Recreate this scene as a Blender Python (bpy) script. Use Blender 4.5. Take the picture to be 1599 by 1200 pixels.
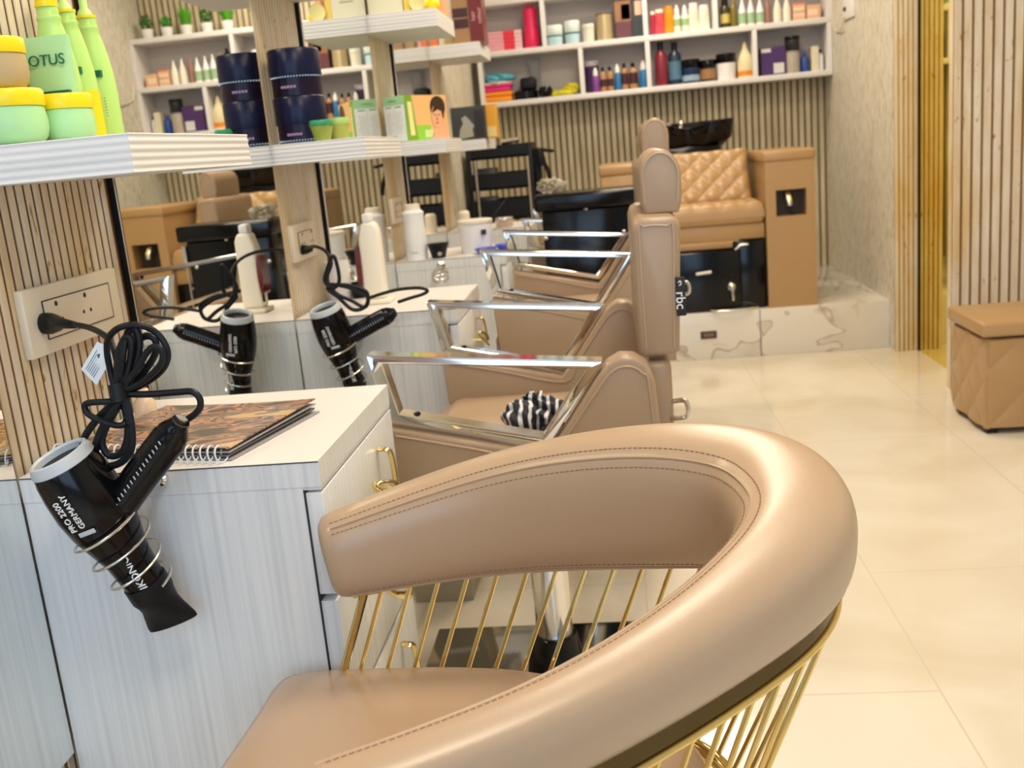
import bpy, bmesh, math, random
from mathutils import Vector, Matrix
random.seed(7)
PI = math.pi
for o in list(bpy.data.objects): bpy.data.objects.remove(o)
scn = bpy.context.scene
COL = scn.collection

# ------------------------------------------------------------------ camera
F_PX, YAW, PITCH, ROLL = 1575.9, .1144, .2276, -.0926
CAM = Vector((.8515, 0, 1.194))
FWD = Vector((-math.sin(YAW)*math.cos(PITCH), math.cos(YAW)*math.cos(PITCH), -math.sin(PITCH)))
R0 = Vector((math.cos(YAW), math.sin(YAW), 0)); U0 = R0.cross(FWD)
RT = R0*math.cos(ROLL)+U0*math.sin(ROLL); UP = U0*math.cos(ROLL)-R0*math.sin(ROLL)
cd = bpy.data.cameras.new('camera'); cam = bpy.data.objects.new('camera', cd); COL.objects.link(cam)
cd.sensor_width = 36; cd.lens = F_PX*36/1599; cd.clip_start = .02
cam.matrix_world = Matrix(((RT.x, UP.x, -FWD.x, CAM.x), (RT.y, UP.y, -FWD.y, CAM.y), (RT.z, UP.z, -FWD.z, CAM.z), (0, 0, 0, 1)))
scn.camera = cam
cd.dof.use_dof = True; cd.dof.focus_distance = 1.15; cd.dof.aperture_fstop = 9

def at(u, v, x=None, y=None, z=None):
    """point of the room on the plane x=, y= or z= that is seen at photo position (u, v)"""
    d = FWD+RT*((u-800)/F_PX)-UP*((v-600)/F_PX)
    if x is not None: t = (x-CAM.x)/d.x
    elif y is not None: t = (y-CAM.y)/d.y
    else: t = (z-CAM.z)/d.z
    return CAM+d*t

# ------------------------------------------------------------------ world, lights, exposure
w = bpy.data.worlds.new('world'); scn.world = w; w.use_nodes = True
w.node_tree.nodes['Background'].inputs[0].default_value = (.70, .84, 1, 1)
w.node_tree.nodes['Background'].inputs[1].default_value = .35
scn.view_settings.view_transform = 'Standard'; scn.view_settings.look = 'None'
scn.view_settings.exposure = 0.08; scn.view_settings.gamma = 1; scn.view_settings.use_curve_mapping = False

def area(name, loc, size, power, color, rot=(0, 0, 0), sy=None):
    l = bpy.data.lights.new(name, 'AREA'); l.energy = power; l.color = color
    l.shape = 'RECTANGLE'; l.size = size; l.size_y = sy or size
    o = bpy.data.objects.new(name, l); o.location = loc; o.rotation_euler = rot; COL.objects.link(o); return o
LAMPS = [(1.15, .2), (1.15, 1.7), (1.15, 3.2), (1.15, 4.7), (1.2, 6.1)]
for i, (lx, ly) in enumerate(LAMPS):
    area('ceiling_lamp_light', (lx, ly, 2.70), .55, 20 if ly < 5 else 15, (1, .84, .64))
area('shop_front_daylight', (.9, -1.9, 1.6), 2.2, 44, (.50, .72, 1), (PI/2, 0, 0), 2.2)

# ------------------------------------------------------------------ materials
MATS = {}
def mat(name, col, rough=.5, metal=0, coat=0, emit=0, trans=0, spec=.5, alpha=1, ior=1.45):
    if name in MATS: return MATS[name]
    m = bpy.data.materials.new(name); m.use_nodes = True; b = m.node_tree.nodes['Principled BSDF']
    b.inputs['Base Color'].default_value = (*col, 1); b.inputs['Roughness'].default_value = rough
    b.inputs['Metallic'].default_value = metal; b.inputs['Coat Weight'].default_value = coat
    b.inputs['Specular IOR Level'].default_value = spec; b.inputs['IOR'].default_value = ior
    if trans: b.inputs['Transmission Weight'].default_value = trans
    if emit: b.inputs['Emission Color'].default_value = (*col, 1); b.inputs['Emission Strength'].default_value = emit
    # a faint procedural unevenness of the surface so that nothing is perfectly flat
    nt = m.node_tree; n = nt.nodes.new('ShaderNodeTexNoise'); n.inputs['Scale'].default_value = 90
    bp = nt.nodes.new('ShaderNodeBump'); bp.inputs['Strength'].default_value = .03 if not metal else .0
    bp.inputs['Distance'].default_value = .002
    nt.links.new(n.outputs['Fac'], bp.inputs['Height'])
    if not metal and not trans: nt.links.new(bp.outputs['Normal'], b.inputs['Normal'])
    MATS[name] = m; return m

def tex_mat(name, scale, stops, rough=.5, detail=4, bump=0, dist=.0, extra=None, nscale=1.0, coat=0, metal=0):
    """noise stretched by scale=(x,y,z) through a colour ramp"""
    m = bpy.data.materials.new(name); m.use_nodes = True; nt = m.node_tree; b = nt.nodes['Principled BSDF']
    tc = nt.nodes.new('ShaderNodeTexCoord'); mp = nt.nodes.new('ShaderNodeMapping'); mp.inputs['Scale'].default_value = scale
    n = nt.nodes.new('ShaderNodeTexNoise'); n.inputs['Scale'].default_value = nscale; n.inputs['Detail'].default_value = detail
    n.inputs['Distortion'].default_value = dist
    r = nt.nodes.new('ShaderNodeValToRGB'); cr = r.color_ramp
    while len(cr.elements) > 1: cr.elements.remove(cr.elements[-1])
    cr.elements[0].position = stops[0][0]; cr.elements[0].color = (*stops[0][1], 1)
    for p, c in stops[1:]: e = cr.elements.new(p); e.color = (*c, 1)
    nt.links.new(tc.outputs['Object'], mp.inputs['Vector']); nt.links.new(mp.outputs['Vector'], n.inputs['Vector'])
    nt.links.new(n.outputs['Fac'], r.inputs['Fac']); out = r.outputs['Color']
    if extra:   # second layer: (scale, nscale, distortion, low, high, colour)
        for sc, ns, ds, lo, hi, col in extra:
            mp2 = nt.nodes.new('ShaderNodeMapping'); mp2.inputs['Scale'].default_value = sc
            n2 = nt.nodes.new('ShaderNodeTexNoise'); n2.inputs['Scale'].default_value = ns; n2.inputs['Distortion'].default_value = ds
            n2.inputs['Detail'].default_value = 3
            mr = nt.nodes.new('ShaderNodeMapRange'); mr.inputs['From Min'].default_value = lo; mr.inputs['From Max'].default_value = hi
            mx = nt.nodes.new('ShaderNodeMix'); mx.data_type = 'RGBA'; mx.inputs[7].default_value = (*col, 1)
            nt.links.new(tc.outputs['Object'], mp2.inputs['Vector']); nt.links.new(mp2.outputs['Vector'], n2.inputs['Vector'])
            nt.links.new(n2.outputs['Fac'], mr.inputs['Value']); nt.links.new(mr.outputs[0], mx.inputs[0])
            nt.links.new(out, mx.inputs[6]); out = mx.outputs[2]
    nt.links.new(out, b.inputs['Base Color']); b.inputs['Roughness'].default_value = rough; b.inputs['Coat Weight'].default_value = coat
    b.inputs['Metallic'].default_value = metal
    if bump:
        bp = nt.nodes.new('ShaderNodeBump'); bp.inputs['Strength'].default_value = bump; bp.inputs['Distance'].default_value = .004
        nt.links.new(n.outputs['Fac'], bp.inputs['Height']); nt.links.new(bp.outputs['Normal'], b.inputs['Normal'])
    MATS[name] = m; return m

def leather(name, col, rough=.38):
    m = bpy.data.materials.new(name); m.use_nodes = True; nt = m.node_tree; b = nt.nodes['Principled BSDF']
    b.inputs['Base Color'].default_value = (*col, 1); b.inputs['Roughness'].default_value = rough
    b.inputs['Coat Weight'].default_value = .12; b.inputs['Coat Roughness'].default_value = .25
    tc = nt.nodes.new('ShaderNodeTexCoord')
    v = nt.nodes.new('ShaderNodeTexVoronoi'); v.inputs['Scale'].default_value = 450
    bp = nt.nodes.new('ShaderNodeBump'); bp.inputs['Strength'].default_value = .12; bp.inputs['Distance'].default_value = .0006
    nt.links.new(tc.outputs['Object'], v.inputs['Vector']); nt.links.new(v.outputs['Distance'], bp.inputs['Height'])
    nt.links.new(bp.outputs['Normal'], b.inputs['Normal']); MATS[name] = m; return m

LEA = leather('beige_leather', (.425, .300, .195), .34); LEB = leather('beige_leather_shell', (.36, .250, .155))
LEAG = leather('glossy_seat_leather', (.46, .32, .21), .16)
LES = leather('tan_leather', (.43, .265, .115), .36)
SEAM = mat('seam_thread', (.25, .15, .085), .7)
THREAD = mat('pale_thread', (.56, .42, .30), .7)
GOLD = mat('polished_gold', (.76, .60, .25), .10, 1)
CHROME = mat('chrome', (.74, .73, .70), .09, 1)
STEEL = mat('brushed_steel', (.72, .70, .66), .25, 1)
BLACK = mat('black_gloss_plastic', (.003, .003, .004), .14, spec=.35)
BLACKM = mat('black_rubber', (.006, .007, .009), .45, spec=.3)
GREY = mat('light_grey_plastic', (.50, .54, .58), .35)
WHITE = mat('white_plastic', (.82, .81, .78), .35)
WHITEL = mat('white_lacquer', (.80, .78, .77), .4)
CREAMP = mat('cream_plastic', (.78, .70, .55), .4)
MIRROR = mat('mirror_silver', (.86, .88, .86), .0, 1)
GOLDMIR = mat('gold_tinted_mirror', (.80, .62, .06), .02, 1)
GROOVE = mat('groove_brown', (.26, .13, .045), .7)
V1 = ((.64, .53, .37), (.72, .62, .47), (.77, .70, .58))
SLAT = tex_mat('veined_cream_slat', (24, 24, 4), [(.25, V1[0]), (.45, V1[1]), (.65, V1[2])], .42, 3, 0, .4,
               extra=[((5, 5, 1.6), 1, .6, .46, .84, (.62, .40, .09)), ((42, 42, 16), 1, 1.2, .66, .72, (.40, .25, .10))])
SLATB = tex_mat('back_wall_slat', (24, 24, 4), [(.3, (.50, .43, .27)), (.65, (.68, .60, .42))], .45, 3)
GROOVEB = mat('back_wall_groove', (.24, .17, .08), .7)
WOODW = tex_mat('pale_wood_laminate', (130, 130, 20), [(.30, (.40, .35, .25)), (.47, (.66, .62, .50)), (.62, (.76, .73, .64))], .5, 3, .1, .2,
                extra=[((5, 5, .8), 1, .5, .62, .85, (.62, .42, .12))])
LAMV = tex_mat('white_laminate_vertical', (150, 150, 2.2), [(.25, (.60, .62, .63)), (.5, (.68, .70, .71)), (.7, (.73, .74, .74))], .42, 1.5, .06, .15)
LAMH = tex_mat('white_laminate_horizontal', (2.0, 2.0, 60), [(.25, (.64, .65, .66)), (.6, (.74, .74, .74))], .42, 1, 0, .1)
LAMT = mat('white_laminate_top', (.76, .72, .70), .4)
DARKLINE = mat('dark_gap', (.03, .03, .035), .7)

def floor_mat():
    m = bpy.data.materials.new('cream_marble_tile'); m.use_nodes = True; nt = m.node_tree; b = nt.nodes['Principled BSDF']
    tc = nt.nodes.new('ShaderNodeTexCoord'); n = nt.nodes.new('ShaderNodeTexNoise'); n.inputs['Scale'].default_value = 1.6
    n.inputs['Detail'].default_value = 6; n.inputs['Distortion'].default_value = 1.2
    r = nt.nodes.new('ShaderNodeValToRGB'); r.color_ramp.elements[0].position = .3; r.color_ramp.elements[0].color = (.70, .63, .50, 1)
    r.color_ramp.elements[1].position = .6; r.color_ramp.elements[1].color = (.80, .75, .65, 1)
    br = nt.nodes.new('ShaderNodeTexBrick'); br.offset = .5; br.inputs['Scale'].default_value = 1; br.inputs['Mortar Size'].default_value = .0022
    br.inputs['Brick Width'].default_value = 1.2; br.inputs['Row Height'].default_value = .6; br.inputs['Mortar Smooth'].default_value = .3
    mx = nt.nodes.new('ShaderNodeMix'); mx.data_type = 'RGBA'; mx.inputs[7].default_value = (.64, .57, .46, 1)
    rt = nt.nodes.new('ShaderNodeMapping'); rt.inputs['Rotation'].default_value = (0, 0, PI/2); rt.inputs['Location'].default_value = (.2, .33, 0)
    nt.links.new(tc.outputs['Object'], n.inputs['Vector']); nt.links.new(n.outputs['Fac'], r.inputs['Fac'])
    nt.links.new(tc.outputs['Object'], rt.inputs['Vector']); nt.links.new(rt.outputs['Vector'], br.inputs['Vector'])
    nt.links.new(r.outputs['Color'], mx.inputs[6]); nt.links.new(br.outputs['Fac'], mx.inputs[0])
    nt.links.new(mx.outputs[2], b.inputs['Base Color']); b.inputs['Roughness'].default_value = .16
    b.inputs['Coat Weight'].default_value = .3; b.inputs['Coat Roughness'].default_value = .05
    return m
FLOOR = floor_mat()
MARBLE = tex_mat('veined_white_marble', (1, 1, 1), [(.3, (.66, .62, .55)), (.55, (.80, .78, .73))], .2, 5, 0, .8, nscale=2.2, coat=.3,
                 extra=[((1.3, .8, 2.0), 1.6, .9, .488, .50, (.50, .43, .36)), ((1.3, .8, 2.0), 1.6, .9, .503, .515, (.79, .76, .70)),
                        ((2.2, 1, 3.4), 1.9, 1.0, .64, .80, (.52, .37, .31))])

def pattern(name, colors, scale, kind='noise', rough=.35, dist=2.0):
    """printed surface: hard-edged bands of noise in the given colours"""
    m = bpy.data.materials.new(name); m.use_nodes = True; nt = m.node_tree; b = nt.nodes['Principled BSDF']
    tc = nt.nodes.new('ShaderNodeTexCoord'); mp = nt.nodes.new('ShaderNodeMapping'); mp.inputs['Scale'].default_value = scale
    if kind == 'wave':
        n = nt.nodes.new('ShaderNodeTexWave'); n.inputs['Scale'].default_value = 1; n.inputs['Distortion'].default_value = dist
        n.inputs['Detail'].default_value = 1.5
    else:
        n = nt.nodes.new('ShaderNodeTexNoise'); n.inputs['Scale'].default_value = 1; n.inputs['Distortion'].default_value = dist
    r = nt.nodes.new('ShaderNodeValToRGB'); cr = r.color_ramp; cr.interpolation = 'CONSTANT'
    while len(cr.elements) > 1: cr.elements.remove(cr.elements[-1])
    cr.elements[0].position = 0; cr.elements[0].color = (*colors[0][1], 1)
    for p, c in colors[1:]: e = cr.elements.new(p); e.color = (*c, 1)
    nt.links.new(tc.outputs['Object'], mp.inputs['Vector']); nt.links.new(mp.outputs['Vector'], n.inputs['Vector'])
    nt.links.new(n.outputs['Fac'], r.inputs['Fac']); nt.links.new(r.outputs['Color'], b.inputs['Base Color'])
    b.inputs['Roughness'].default_value = rough; MATS[name] = m; return m
ZEBRA = pattern('zebra_cloth', [(0, (.012, .012, .02)), (.72, (.60, .62, .66))], (16, 16, 16), 'wave', .8, 5)
COVER = pattern('magazine_cover', [(0, (.04, .03, .025)), (.38, (.16, .10, .06)), (.44, (.42, .22, .13)), (.49, (.07, .05, .04)), (.53, (.48, .24, .16)), (.57, (.09, .10, .15)), (.62, (.60, .40, .18))], (9, 22, 9), 'noise', .25, .8)

# ------------------------------------------------------------------ mesh builder
class B:
    def __init__(s): s.v = []; s.f = []; s.mi = []; s.sm = []; s.T = Matrix.Identity(4)
    def add(s, vs, fs, mi=0, sm=True):
        k = len(s.v); s.v += [s.T @ Vector(p) for p in vs]
        for f in fs: s.f.append([k+i for i in f]); s.mi.append(mi); s.sm.append(sm)
        return s
    def bm(s, bm, mi=0, sm=True):
        bm.verts.index_update(); s.add([v.co.copy() for v in bm.verts], [[v.index for v in f.verts] for f in bm.faces], mi, sm); bm.free(); return s
    def box(s, x0, x1, y0, y1, z0, z1, mi=0, r=0, seg=2):
        bm = bmesh.new()
        q = [bm.verts.new(p) for p in ((x0, y0, z0), (x1, y0, z0), (x1, y1, z0), (x0, y1, z0), (x0, y0, z1), (x1, y0, z1), (x1, y1, z1), (x0, y1, z1))]
        for f in ((3, 2, 1, 0), (4, 5, 6, 7), (0, 1, 5, 4), (1, 2, 6, 5), (2, 3, 7, 6), (3, 0, 4, 7)): bm.faces.new([q[i] for i in f])
        if r: bmesh.ops.bevel(bm, geom=bm.edges[:], offset=r, segments=seg, profile=.5, affect='EDGES')
        return s.bm(bm, mi, bool(r))
    def prism(s, poly, axis, a, b, mi=0, r=0, seg=2):
        """polygon in the two other axes, extruded along axis from a to b"""
        bm = bmesh.new()
        def P(p, t): return {'x': (t, p[0], p[1]), 'y': (p[0], t, p[1]), 'z': (p[0], p[1], t)}[axis]
        A = [bm.verts.new(P(p, a)) for p in poly]; C = [bm.verts.new(P(p, b)) for p in poly]
        n = len(poly); bm.faces.new(A); bm.faces.new(C[::-1])
        for i in range(n): bm.faces.new((A[i], C[i], C[(i+1) % n], A[(i+1) % n]))
        bmesh.ops.recalc_face_normals(bm, faces=bm.faces[:])
        if r:
            e = [e for e in bm.edges if len({v in A for v in e.verts}) == 1 or n < 9]
            bmesh.ops.bevel(bm, geom=e, offset=r, segments=seg, profile=.5, affect='EDGES')
        return s.bm(bm, mi, bool(r))
    def tube(s, pts, r, n=10, mi=0, closed=False, ry=None, cap=True, up=None):
        pts = [Vector(p) for p in pts]; N = len(pts); vs = []; fs = []; nrm = None
        for i, p in enumerate(pts):
            if closed: t = pts[(i+1) % N]-pts[i-1]
            else: t = pts[min(i+1, N-1)]-pts[max(i-1, 0)]
            t.normalize()
            if up is not None: nrm = Vector(up)
            if nrm is None: nrm = Vector((0, 0, 1)) if abs(t.z) < .9 else Vector((1, 0, 0))
            nrm = (nrm-t*nrm.dot(t)).normalized(); b = t.cross(nrm)
            rr = r[i] if isinstance(r, (list, tuple)) else r; r2 = (ry[i] if isinstance(ry, (list, tuple)) else ry) if ry else rr
            for k in range(n):
                a = 2*PI*k/n; vs.append(p+nrm*math.cos(a)*rr+b*math.sin(a)*r2)
        M = N if closed else N-1
        for i in range(M):
            for k in range(n):
                a, b2 = i*n+k, i*n+(k+1) % n; c, d = ((i+1) % N)*n+(k+1) % n, ((i+1) % N)*n+k
                fs.append((a, b2, c, d))
        if cap and not closed: fs.append(list(range(n))[::-1]); fs.append([(N-1)*n+k for k in range(n)])
        return s.add(vs, fs, mi)
    def lathe(s, prof, o=(0, 0, 0), axis=(0, 0, 1), n=24, mi=0, sx=1, sy=1, caps=True):
        """prof: (radius, height) list from bottom to top"""
        ax = Vector(axis).normalized(); q = Vector((0, 0, 1)).rotation_difference(ax); o = Vector(o); vs = []; fs = []
        for r, h in prof:
            for k in range(n):
                a = 2*PI*k/n; vs.append(o+q @ Vector((max(r, 1e-5)*math.cos(a)*sx, max(r, 1e-5)*math.sin(a)*sy, h)))
        for i in range(len(prof)-1):
            for k in range(n): fs.append((i*n+k, i*n+(k+1) % n, (i+1)*n+(k+1) % n, (i+1)*n+k))
        if caps: fs.append(list(range(n))[::-1]); fs.append([(len(prof)-1)*n+k for k in range(n)])
        return s.add(vs, fs, mi)
    def bar(s, p, q, wy, th, mi=0, r=.0015):
        """flat bar lying in a plane of constant y, from p to q (x, z at the y of p)"""
        p = Vector(p); q = Vector(q); d = (q-p); L = d.length; a = math.atan2(d.z, d.x)
        T = s.T.copy(); s.T = s.T @ Matrix.Translation(p) @ Matrix.Rotation(-a, 4, 'Y')
        s.box(-th/2, L+th/2, -wy/2, wy/2, -th/2, th/2, mi, r); s.T = T; return s

def cat(P, n=10, closed=False):
    P = [Vector(p) for p in P]
    Q = ([P[-1]]+P+[P[0], P[1]]) if closed else ([2*P[0]-P[1]]+P+[2*P[-1]-P[-2]])
    out = []
    for i in range(1, len(Q)-2):
        for j in range(n):
            t = j/n; a, b, c, d = Q[i-1], Q[i], Q[i+1], Q[i+2]
            out.append(.5*((2*b)+(c-a)*t+(2*a-5*b+4*c-d)*t*t+(3*b-a-3*c+d)*t**3))
    if not closed: out.append(P[-1].copy())
    return out

def wloc(o):
    v = Vector(o.location)
    while o.parent: o = o.parent; v += o.location
    return v
def ob(name, b, mats, parent=None, smooth_angle=None):
    me = bpy.data.meshes.new(name); me.from_pydata([tuple(v) for v in b.v], [], b.f); me.validate()
    for m in (mats if isinstance(mats, (list, tuple)) else [mats]): me.materials.append(m)
    if len(me.polygons) == len(b.f):
        for p, mi, sm in zip(me.polygons, b.mi, b.sm): p.material_index = mi; p.use_smooth = sm
    bm = bmesh.new(); bm.from_mesh(me); bmesh.ops.recalc_face_normals(bm, faces=bm.faces[:]); bm.to_mesh(me); bm.free()
    me.set_sharp_from_angle(angle=math.radians(smooth_angle or 40))
    o = bpy.data.objects.new(name, me); COL.objects.link(o)
    if parent is not None:
        me.transform(Matrix.Translation(-wloc(parent))); o.parent = parent
    else:
        xs = [v[0] for v in b.v]; ys = [v[1] for v in b.v]; zs = [v[2] for v in b.v]
        c = Vector(((min(xs)+max(xs))/2, (min(ys)+max(ys))/2, min(zs))); me.transform(Matrix.Translation(-c)); o.location = c
    return o
def struct(name, b, mats, parent=None):
    o = ob(name, b, mats, parent)
    if parent is None:
        me = o.data; me.transform(Matrix.Translation(o.location)); o.location = (0, 0, 0); o['kind'] = 'structure'
    return o
def tag(o, label, cat_, group=None):
    o['label'] = label; o['category'] = cat_
    if group: o['group'] = group
    return o
def thing(name, loc, label, cat_, group=None):
    o = bpy.data.objects.new(name, None); o.empty_display_size = .05; COL.objects.link(o); o.location = loc
    return tag(o, label, cat_, group)
def dup(o, parent=None):
    c = o.copy(); COL.objects.link(c)
    if parent is not None: c.parent = parent
    for ch in [x for x in bpy.data.objects if x.parent == o]: dup(ch, c)
    return c
def text(name, s, size, loc, rot, m, parent, ext=.0003, align='CENTER', sx=1):
    cu = bpy.data.curves.new(name, 'FONT'); cu.body = s; cu.size = size; cu.extrude = ext; cu.align_x = align; cu.align_y = 'CENTER'
    t = bpy.data.objects.new(name, cu); COL.objects.link(t); bpy.context.view_layer.update()
    me = bpy.data.meshes.new_from_object(t); bpy.data.objects.remove(t)
    M = Matrix.Translation(Vector(loc)) @ (rot if isinstance(rot, Matrix) else Matrix.Rotation(0, 4, 'X')) @ Matrix.Diagonal((sx, 1, 1, 1))
    me.transform(M); me.transform(Matrix.Translation(-wloc(parent))); me.materials.clear(); me.materials.append(m)
    o = bpy.data.objects.new(name, me); COL.objects.link(o); o.parent = parent; return o
def basis(ex, ey):
    ex = Vector(ex).normalized(); ey = Vector(ey); ey = (ey-ex*ex.dot(ey)).normalized(); ez = ex.cross(ey)
    return Matrix(((ex.x, ey.x, ez.x, 0), (ex.y, ey.y, ez.y, 0), (ex.z, ey.z, ez.z, 0), (0, 0, 0, 1)))

# ------------------------------------------------------------------ the room
Y1, PITCHY, WCAB, WPAN, ZT, DCAB = 1.25, 1.265, .433, .425, .816, .44
SZ, STH, SD = 1.258, .05, .254
YB, XA, XR, YP, HP = 6.90, 2.25, 2.365, 5.39, .255
ROOMY0 = -2.2
b = B(); b.box(-.1, 3.4, ROOMY0, YB+.1, -.06, 0); struct('floor', b, FLOOR)
b = B(); b.box(-.1, 3.4, ROOMY0, YB+.1, 2.75, 2.85); struct('ceiling', b, mat('ceiling_paint', (.80, .74, .64), .8))
def slat_wall(b, axis, a0, a1, base, z0, z1, pitch, face, depth, sgn):
    """flat brown backing with raised slats; axis = direction the slats repeat along"""
    n = max(1, int(round((a1-a0)/pitch))); p = (a1-a0)/n
    for i in range(n):
        c0 = a0+i*p; c1 = c0+p*face
        lo, hi = (base, base+sgn*depth) if sgn > 0 else (base+sgn*depth, base)
        if axis == 'y': b.box(lo, hi, c0, c1, z0, z1, 0, .0012, 1)
        else: b.box(c0, c1, lo, hi, z0, z1, 0, .0012, 1)
# left wall: brown backing and slats on the four panels between the mirrors, plain laminate further on
b = B(); b.box(-.1, -.0035, ROOMY0, YB, 0, 2.75, 1)
slat_wall(b, 'y', ROOMY0+.2, Y1-.003, -.0035, 0, .392, .0232, .70, .0035, 1)
for i in range(4):
    y0 = Y1+i*PITCHY
    slat_wall(b, 'y', y0, y0+WPAN, -.0035, 0, 2.75, .0228, .70, .0035, 1)
    if i < 3: slat_wall(b, 'y', y0+WPAN, y0+PITCHY, -.0035, 0, .45, .0228, .70, .0035, 1)
struct('wall_left', b, [SLAT, GROOVE])
b = B(); b.box(-.008, .004, Y1+3*PITCHY+WPAN, YB, 0, 2.75); struct('trim_1', b, WOODW)
# back wall
b = B(); b.box(-.1, 3.4, YB, YB+.1, 0, 2.75, 1); slat_wall(b, 'x', .0, XA, YB, HP, 2.75, .0415, .62, .010, -1)
struct('wall_back', b, [SLATB, GROOVEB])
# right side: alcove wall with laminate, slatted pier, gold mirror, slatted wall
b = B(); b.box(XA, 3.4, YP-.08, YB, 0, 2.75); struct('wall_right', b, WOODW)
b = B(); b.box(XA+.004, XR, YP-.10, YP-.08, 0, 2.75, 1); slat_wall(b, 'x', XA, XR, YP-.10, 0, 2.75, .023, .78, .012, -1)
struct('trim_2', b, [SLAT, GROOVE])
b = B(); b.box(2.275, 3.4, 4.45, 4.50, 0, 2.75, 1); slat_wall(b, 'x', 2.262, 3.3, 4.45, 0, 2.75, .0395, .74, .010, -1)
b.box(2.262, 2.275, 4.436, 4.50, 0, 2.75, 0)
struct('trim_3', b, [SLAT, GROOVE])
b = B(); b.box(3.05, 3.15, ROOMY0, 4.45, 0, 2.75); struct('wall_side', b, WOODW)
b = B(); b.box(XR+.01, 3.4, 4.50, YP-.1, 0, 2.75); struct('trim_4', b, WOODW)
g = thing('tinted_mirror', (XR, 4.9, 0), 'tall yellow gold tinted mirror between the slatted pier and the slatted right wall', 'mirror')
b = B(); b.box(XR, XR+.008, 4.50, YP-.125, .0, 2.5); ob('glass', b, GOLDMIR, g)
b = B(); b.box(XR-.006, XR+.008, YP-.125, YP-.113, .0, 2.5); ob('edge_strip', b, BLACKM, g)
# raised platform for the wash chair
b = B(); b.box(.0, XA, YP+.0, YB, 0, HP, 0, .003)
b.box(1.583, 1.587, YP-.001, YP+.01, 0, HP-.003, 1); b.box(.80, .804, YP-.001, YP+.01, 0, HP-.003, 1)
struct('floor_platform', b, [MARBLE, DARKLINE])
b = B(); b.box(1.27, 1.355, YP-.006, YP+.001, .115, .155, 0, .002); b.box(1.285, 1.34, YP-.008, YP-.005, .125, .145, 1, .001)
tag(ob('drain_cover', b, [mat('dark_brown_plastic', (.06, .03, .02), .4), mat('brown_grille', (.22, .14, .10), .5)]), 'small dark brown drain cover set in the marble step front', 'drain cover')
# ceiling lamps
for i, (lx, ly) in enumerate(LAMPS):
    t = thing('ceiling_lamp', (lx, ly, 2.75), 'square flat ceiling lamp above '+('the space behind the front armchair', 'the nearest styling chair', 'the middle styling chair', 'the farthest styling chair', 'the marble step')[i], 'ceiling lamp', 'ceiling lamps')
    b = B(); b.box(lx-.3, lx+.3, ly-.3, ly+.3, 2.72, 2.75, 0, .004); ob('lamp_frame', b, WHITE, t)
    b = B(); b.box(lx-.27, lx+.27, ly-.27, ly+.27, 2.715, 2.722); ob('diffuser', b, mat('lamp_diffuser', (1, .93, .82), .5, emit=5), t)

# ------------------------------------------------------------------ mirrors on the left wall
names = ['tall wall mirror nearest the camera, left of the front cabinet', 'tall wall mirror between the first and second slatted panels',
         'tall wall mirror between the second and third slatted panels', 'farthest tall wall mirror, just before the plain wood wall']
for i in range(4):
    y0 = Y1-.85 if i == 0 else Y1+(i-1)*PITCHY+WPAN+.004; y1 = Y1-.004 if i == 0 else Y1+i*PITCHY-.006
    t = thing('wall_mirror', (0, (y0+y1)/2, .393), names[i], 'mirror', 'wall mirrors')
    b = B(); b.box(.0, .010, y0, y1, .393, 2.45, 0); ob('backing', b, BLACKM, t)
    b = B(); b.box(.0105, .0145, y0, y1, .393, 2.45, 0); ob('mirror_glass', b, MIRROR, t)

# ------------------------------------------------------------------ cabinets
cab_l = ['white laminate drawer cabinet nearest the camera with magazines on top', 'white laminate drawer cabinet with the wax heater on top',
         'white laminate drawer cabinet with the white tub and bowls on top', 'farthest white laminate drawer cabinet, next to the step']
def handle_mesh(b, y, z, x=DCAB):
    # brass bow handle: two petals on a stem
    b.tube(cat([(x+.002, y+.022, z+.034), (x+.020, y+.022, z+.030), (x+.026, y+.016, z+.006), (x+.028, y+.010, z-.026)], 6), .0035, 8, ry=.008)
    b.tube(cat([(x+.028, y+.016, z-.030), (x+.030, y-.030, z-.006), (x+.024, y-.078, z+.010), (x+.018, y-.090, z+.008), (x+.028, y-.070, z-.012), (x+.034, y-.020, z-.036), (x+.030, y+.018, z-.040)], 6), .0034, 8, ry=.008)
    b.tube([(x, y+.012, z-.028), (x+.030, y+.012, z-.030)], .005, 8)
def cabinet(i):
    y0 = Y1+i*PITCHY; zb = .26
    t = thing('drawer_cabinet', (.22, y0+WCAB/2, zb), cab_l[i], 'cabinet', 'drawer cabinets along the mirror wall')
    b = B(); b.box(.016, DCAB-.026, y0, y0+WCAB, zb, ZT-.036); b.box(DCAB-.026, DCAB-.001, y0+.001, y0+WCAB-.001, ZT-.041, ZT-.036)
    ob('carcass', b, LAMV, t)
    b = B(); b.box(.016, DCAB, y0-.001, y0+WCAB, ZT-.036, ZT-.002); ob('edge_band', b, LAMV, t)
    b = B(); b.box(.016, DCAB, y0-.001, y0+WCAB, ZT-.0018, ZT, 0); b.box(.016, DCAB, y0-.0016, y0-.001, ZT-.0022, ZT-.0008, 1); ob('top', b, [LAMT, DARKLINE], t)
    for z0, z1 in ((.622, ZT-.043), (.440, .616), (zb, .434)):
        b = B(); b.box(DCAB-.0235, DCAB, y0+.0005, y0+WCAB, z0+.002, z1-.002, 0, .001); d = ob('drawer', b, LAMV, t)
        b = B(); handle_mesh(b, y0+.285, (z0+z1)/2+.005); ob('handle', b, GOLD, d)
    b = B(); b.box(DCAB-.0262, DCAB-.0236, y0-.0004, y0+WCAB, zb, ZT-.0405); ob('gap_line', b, DARKLINE, t)
for i in range(4): cabinet(i)

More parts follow.
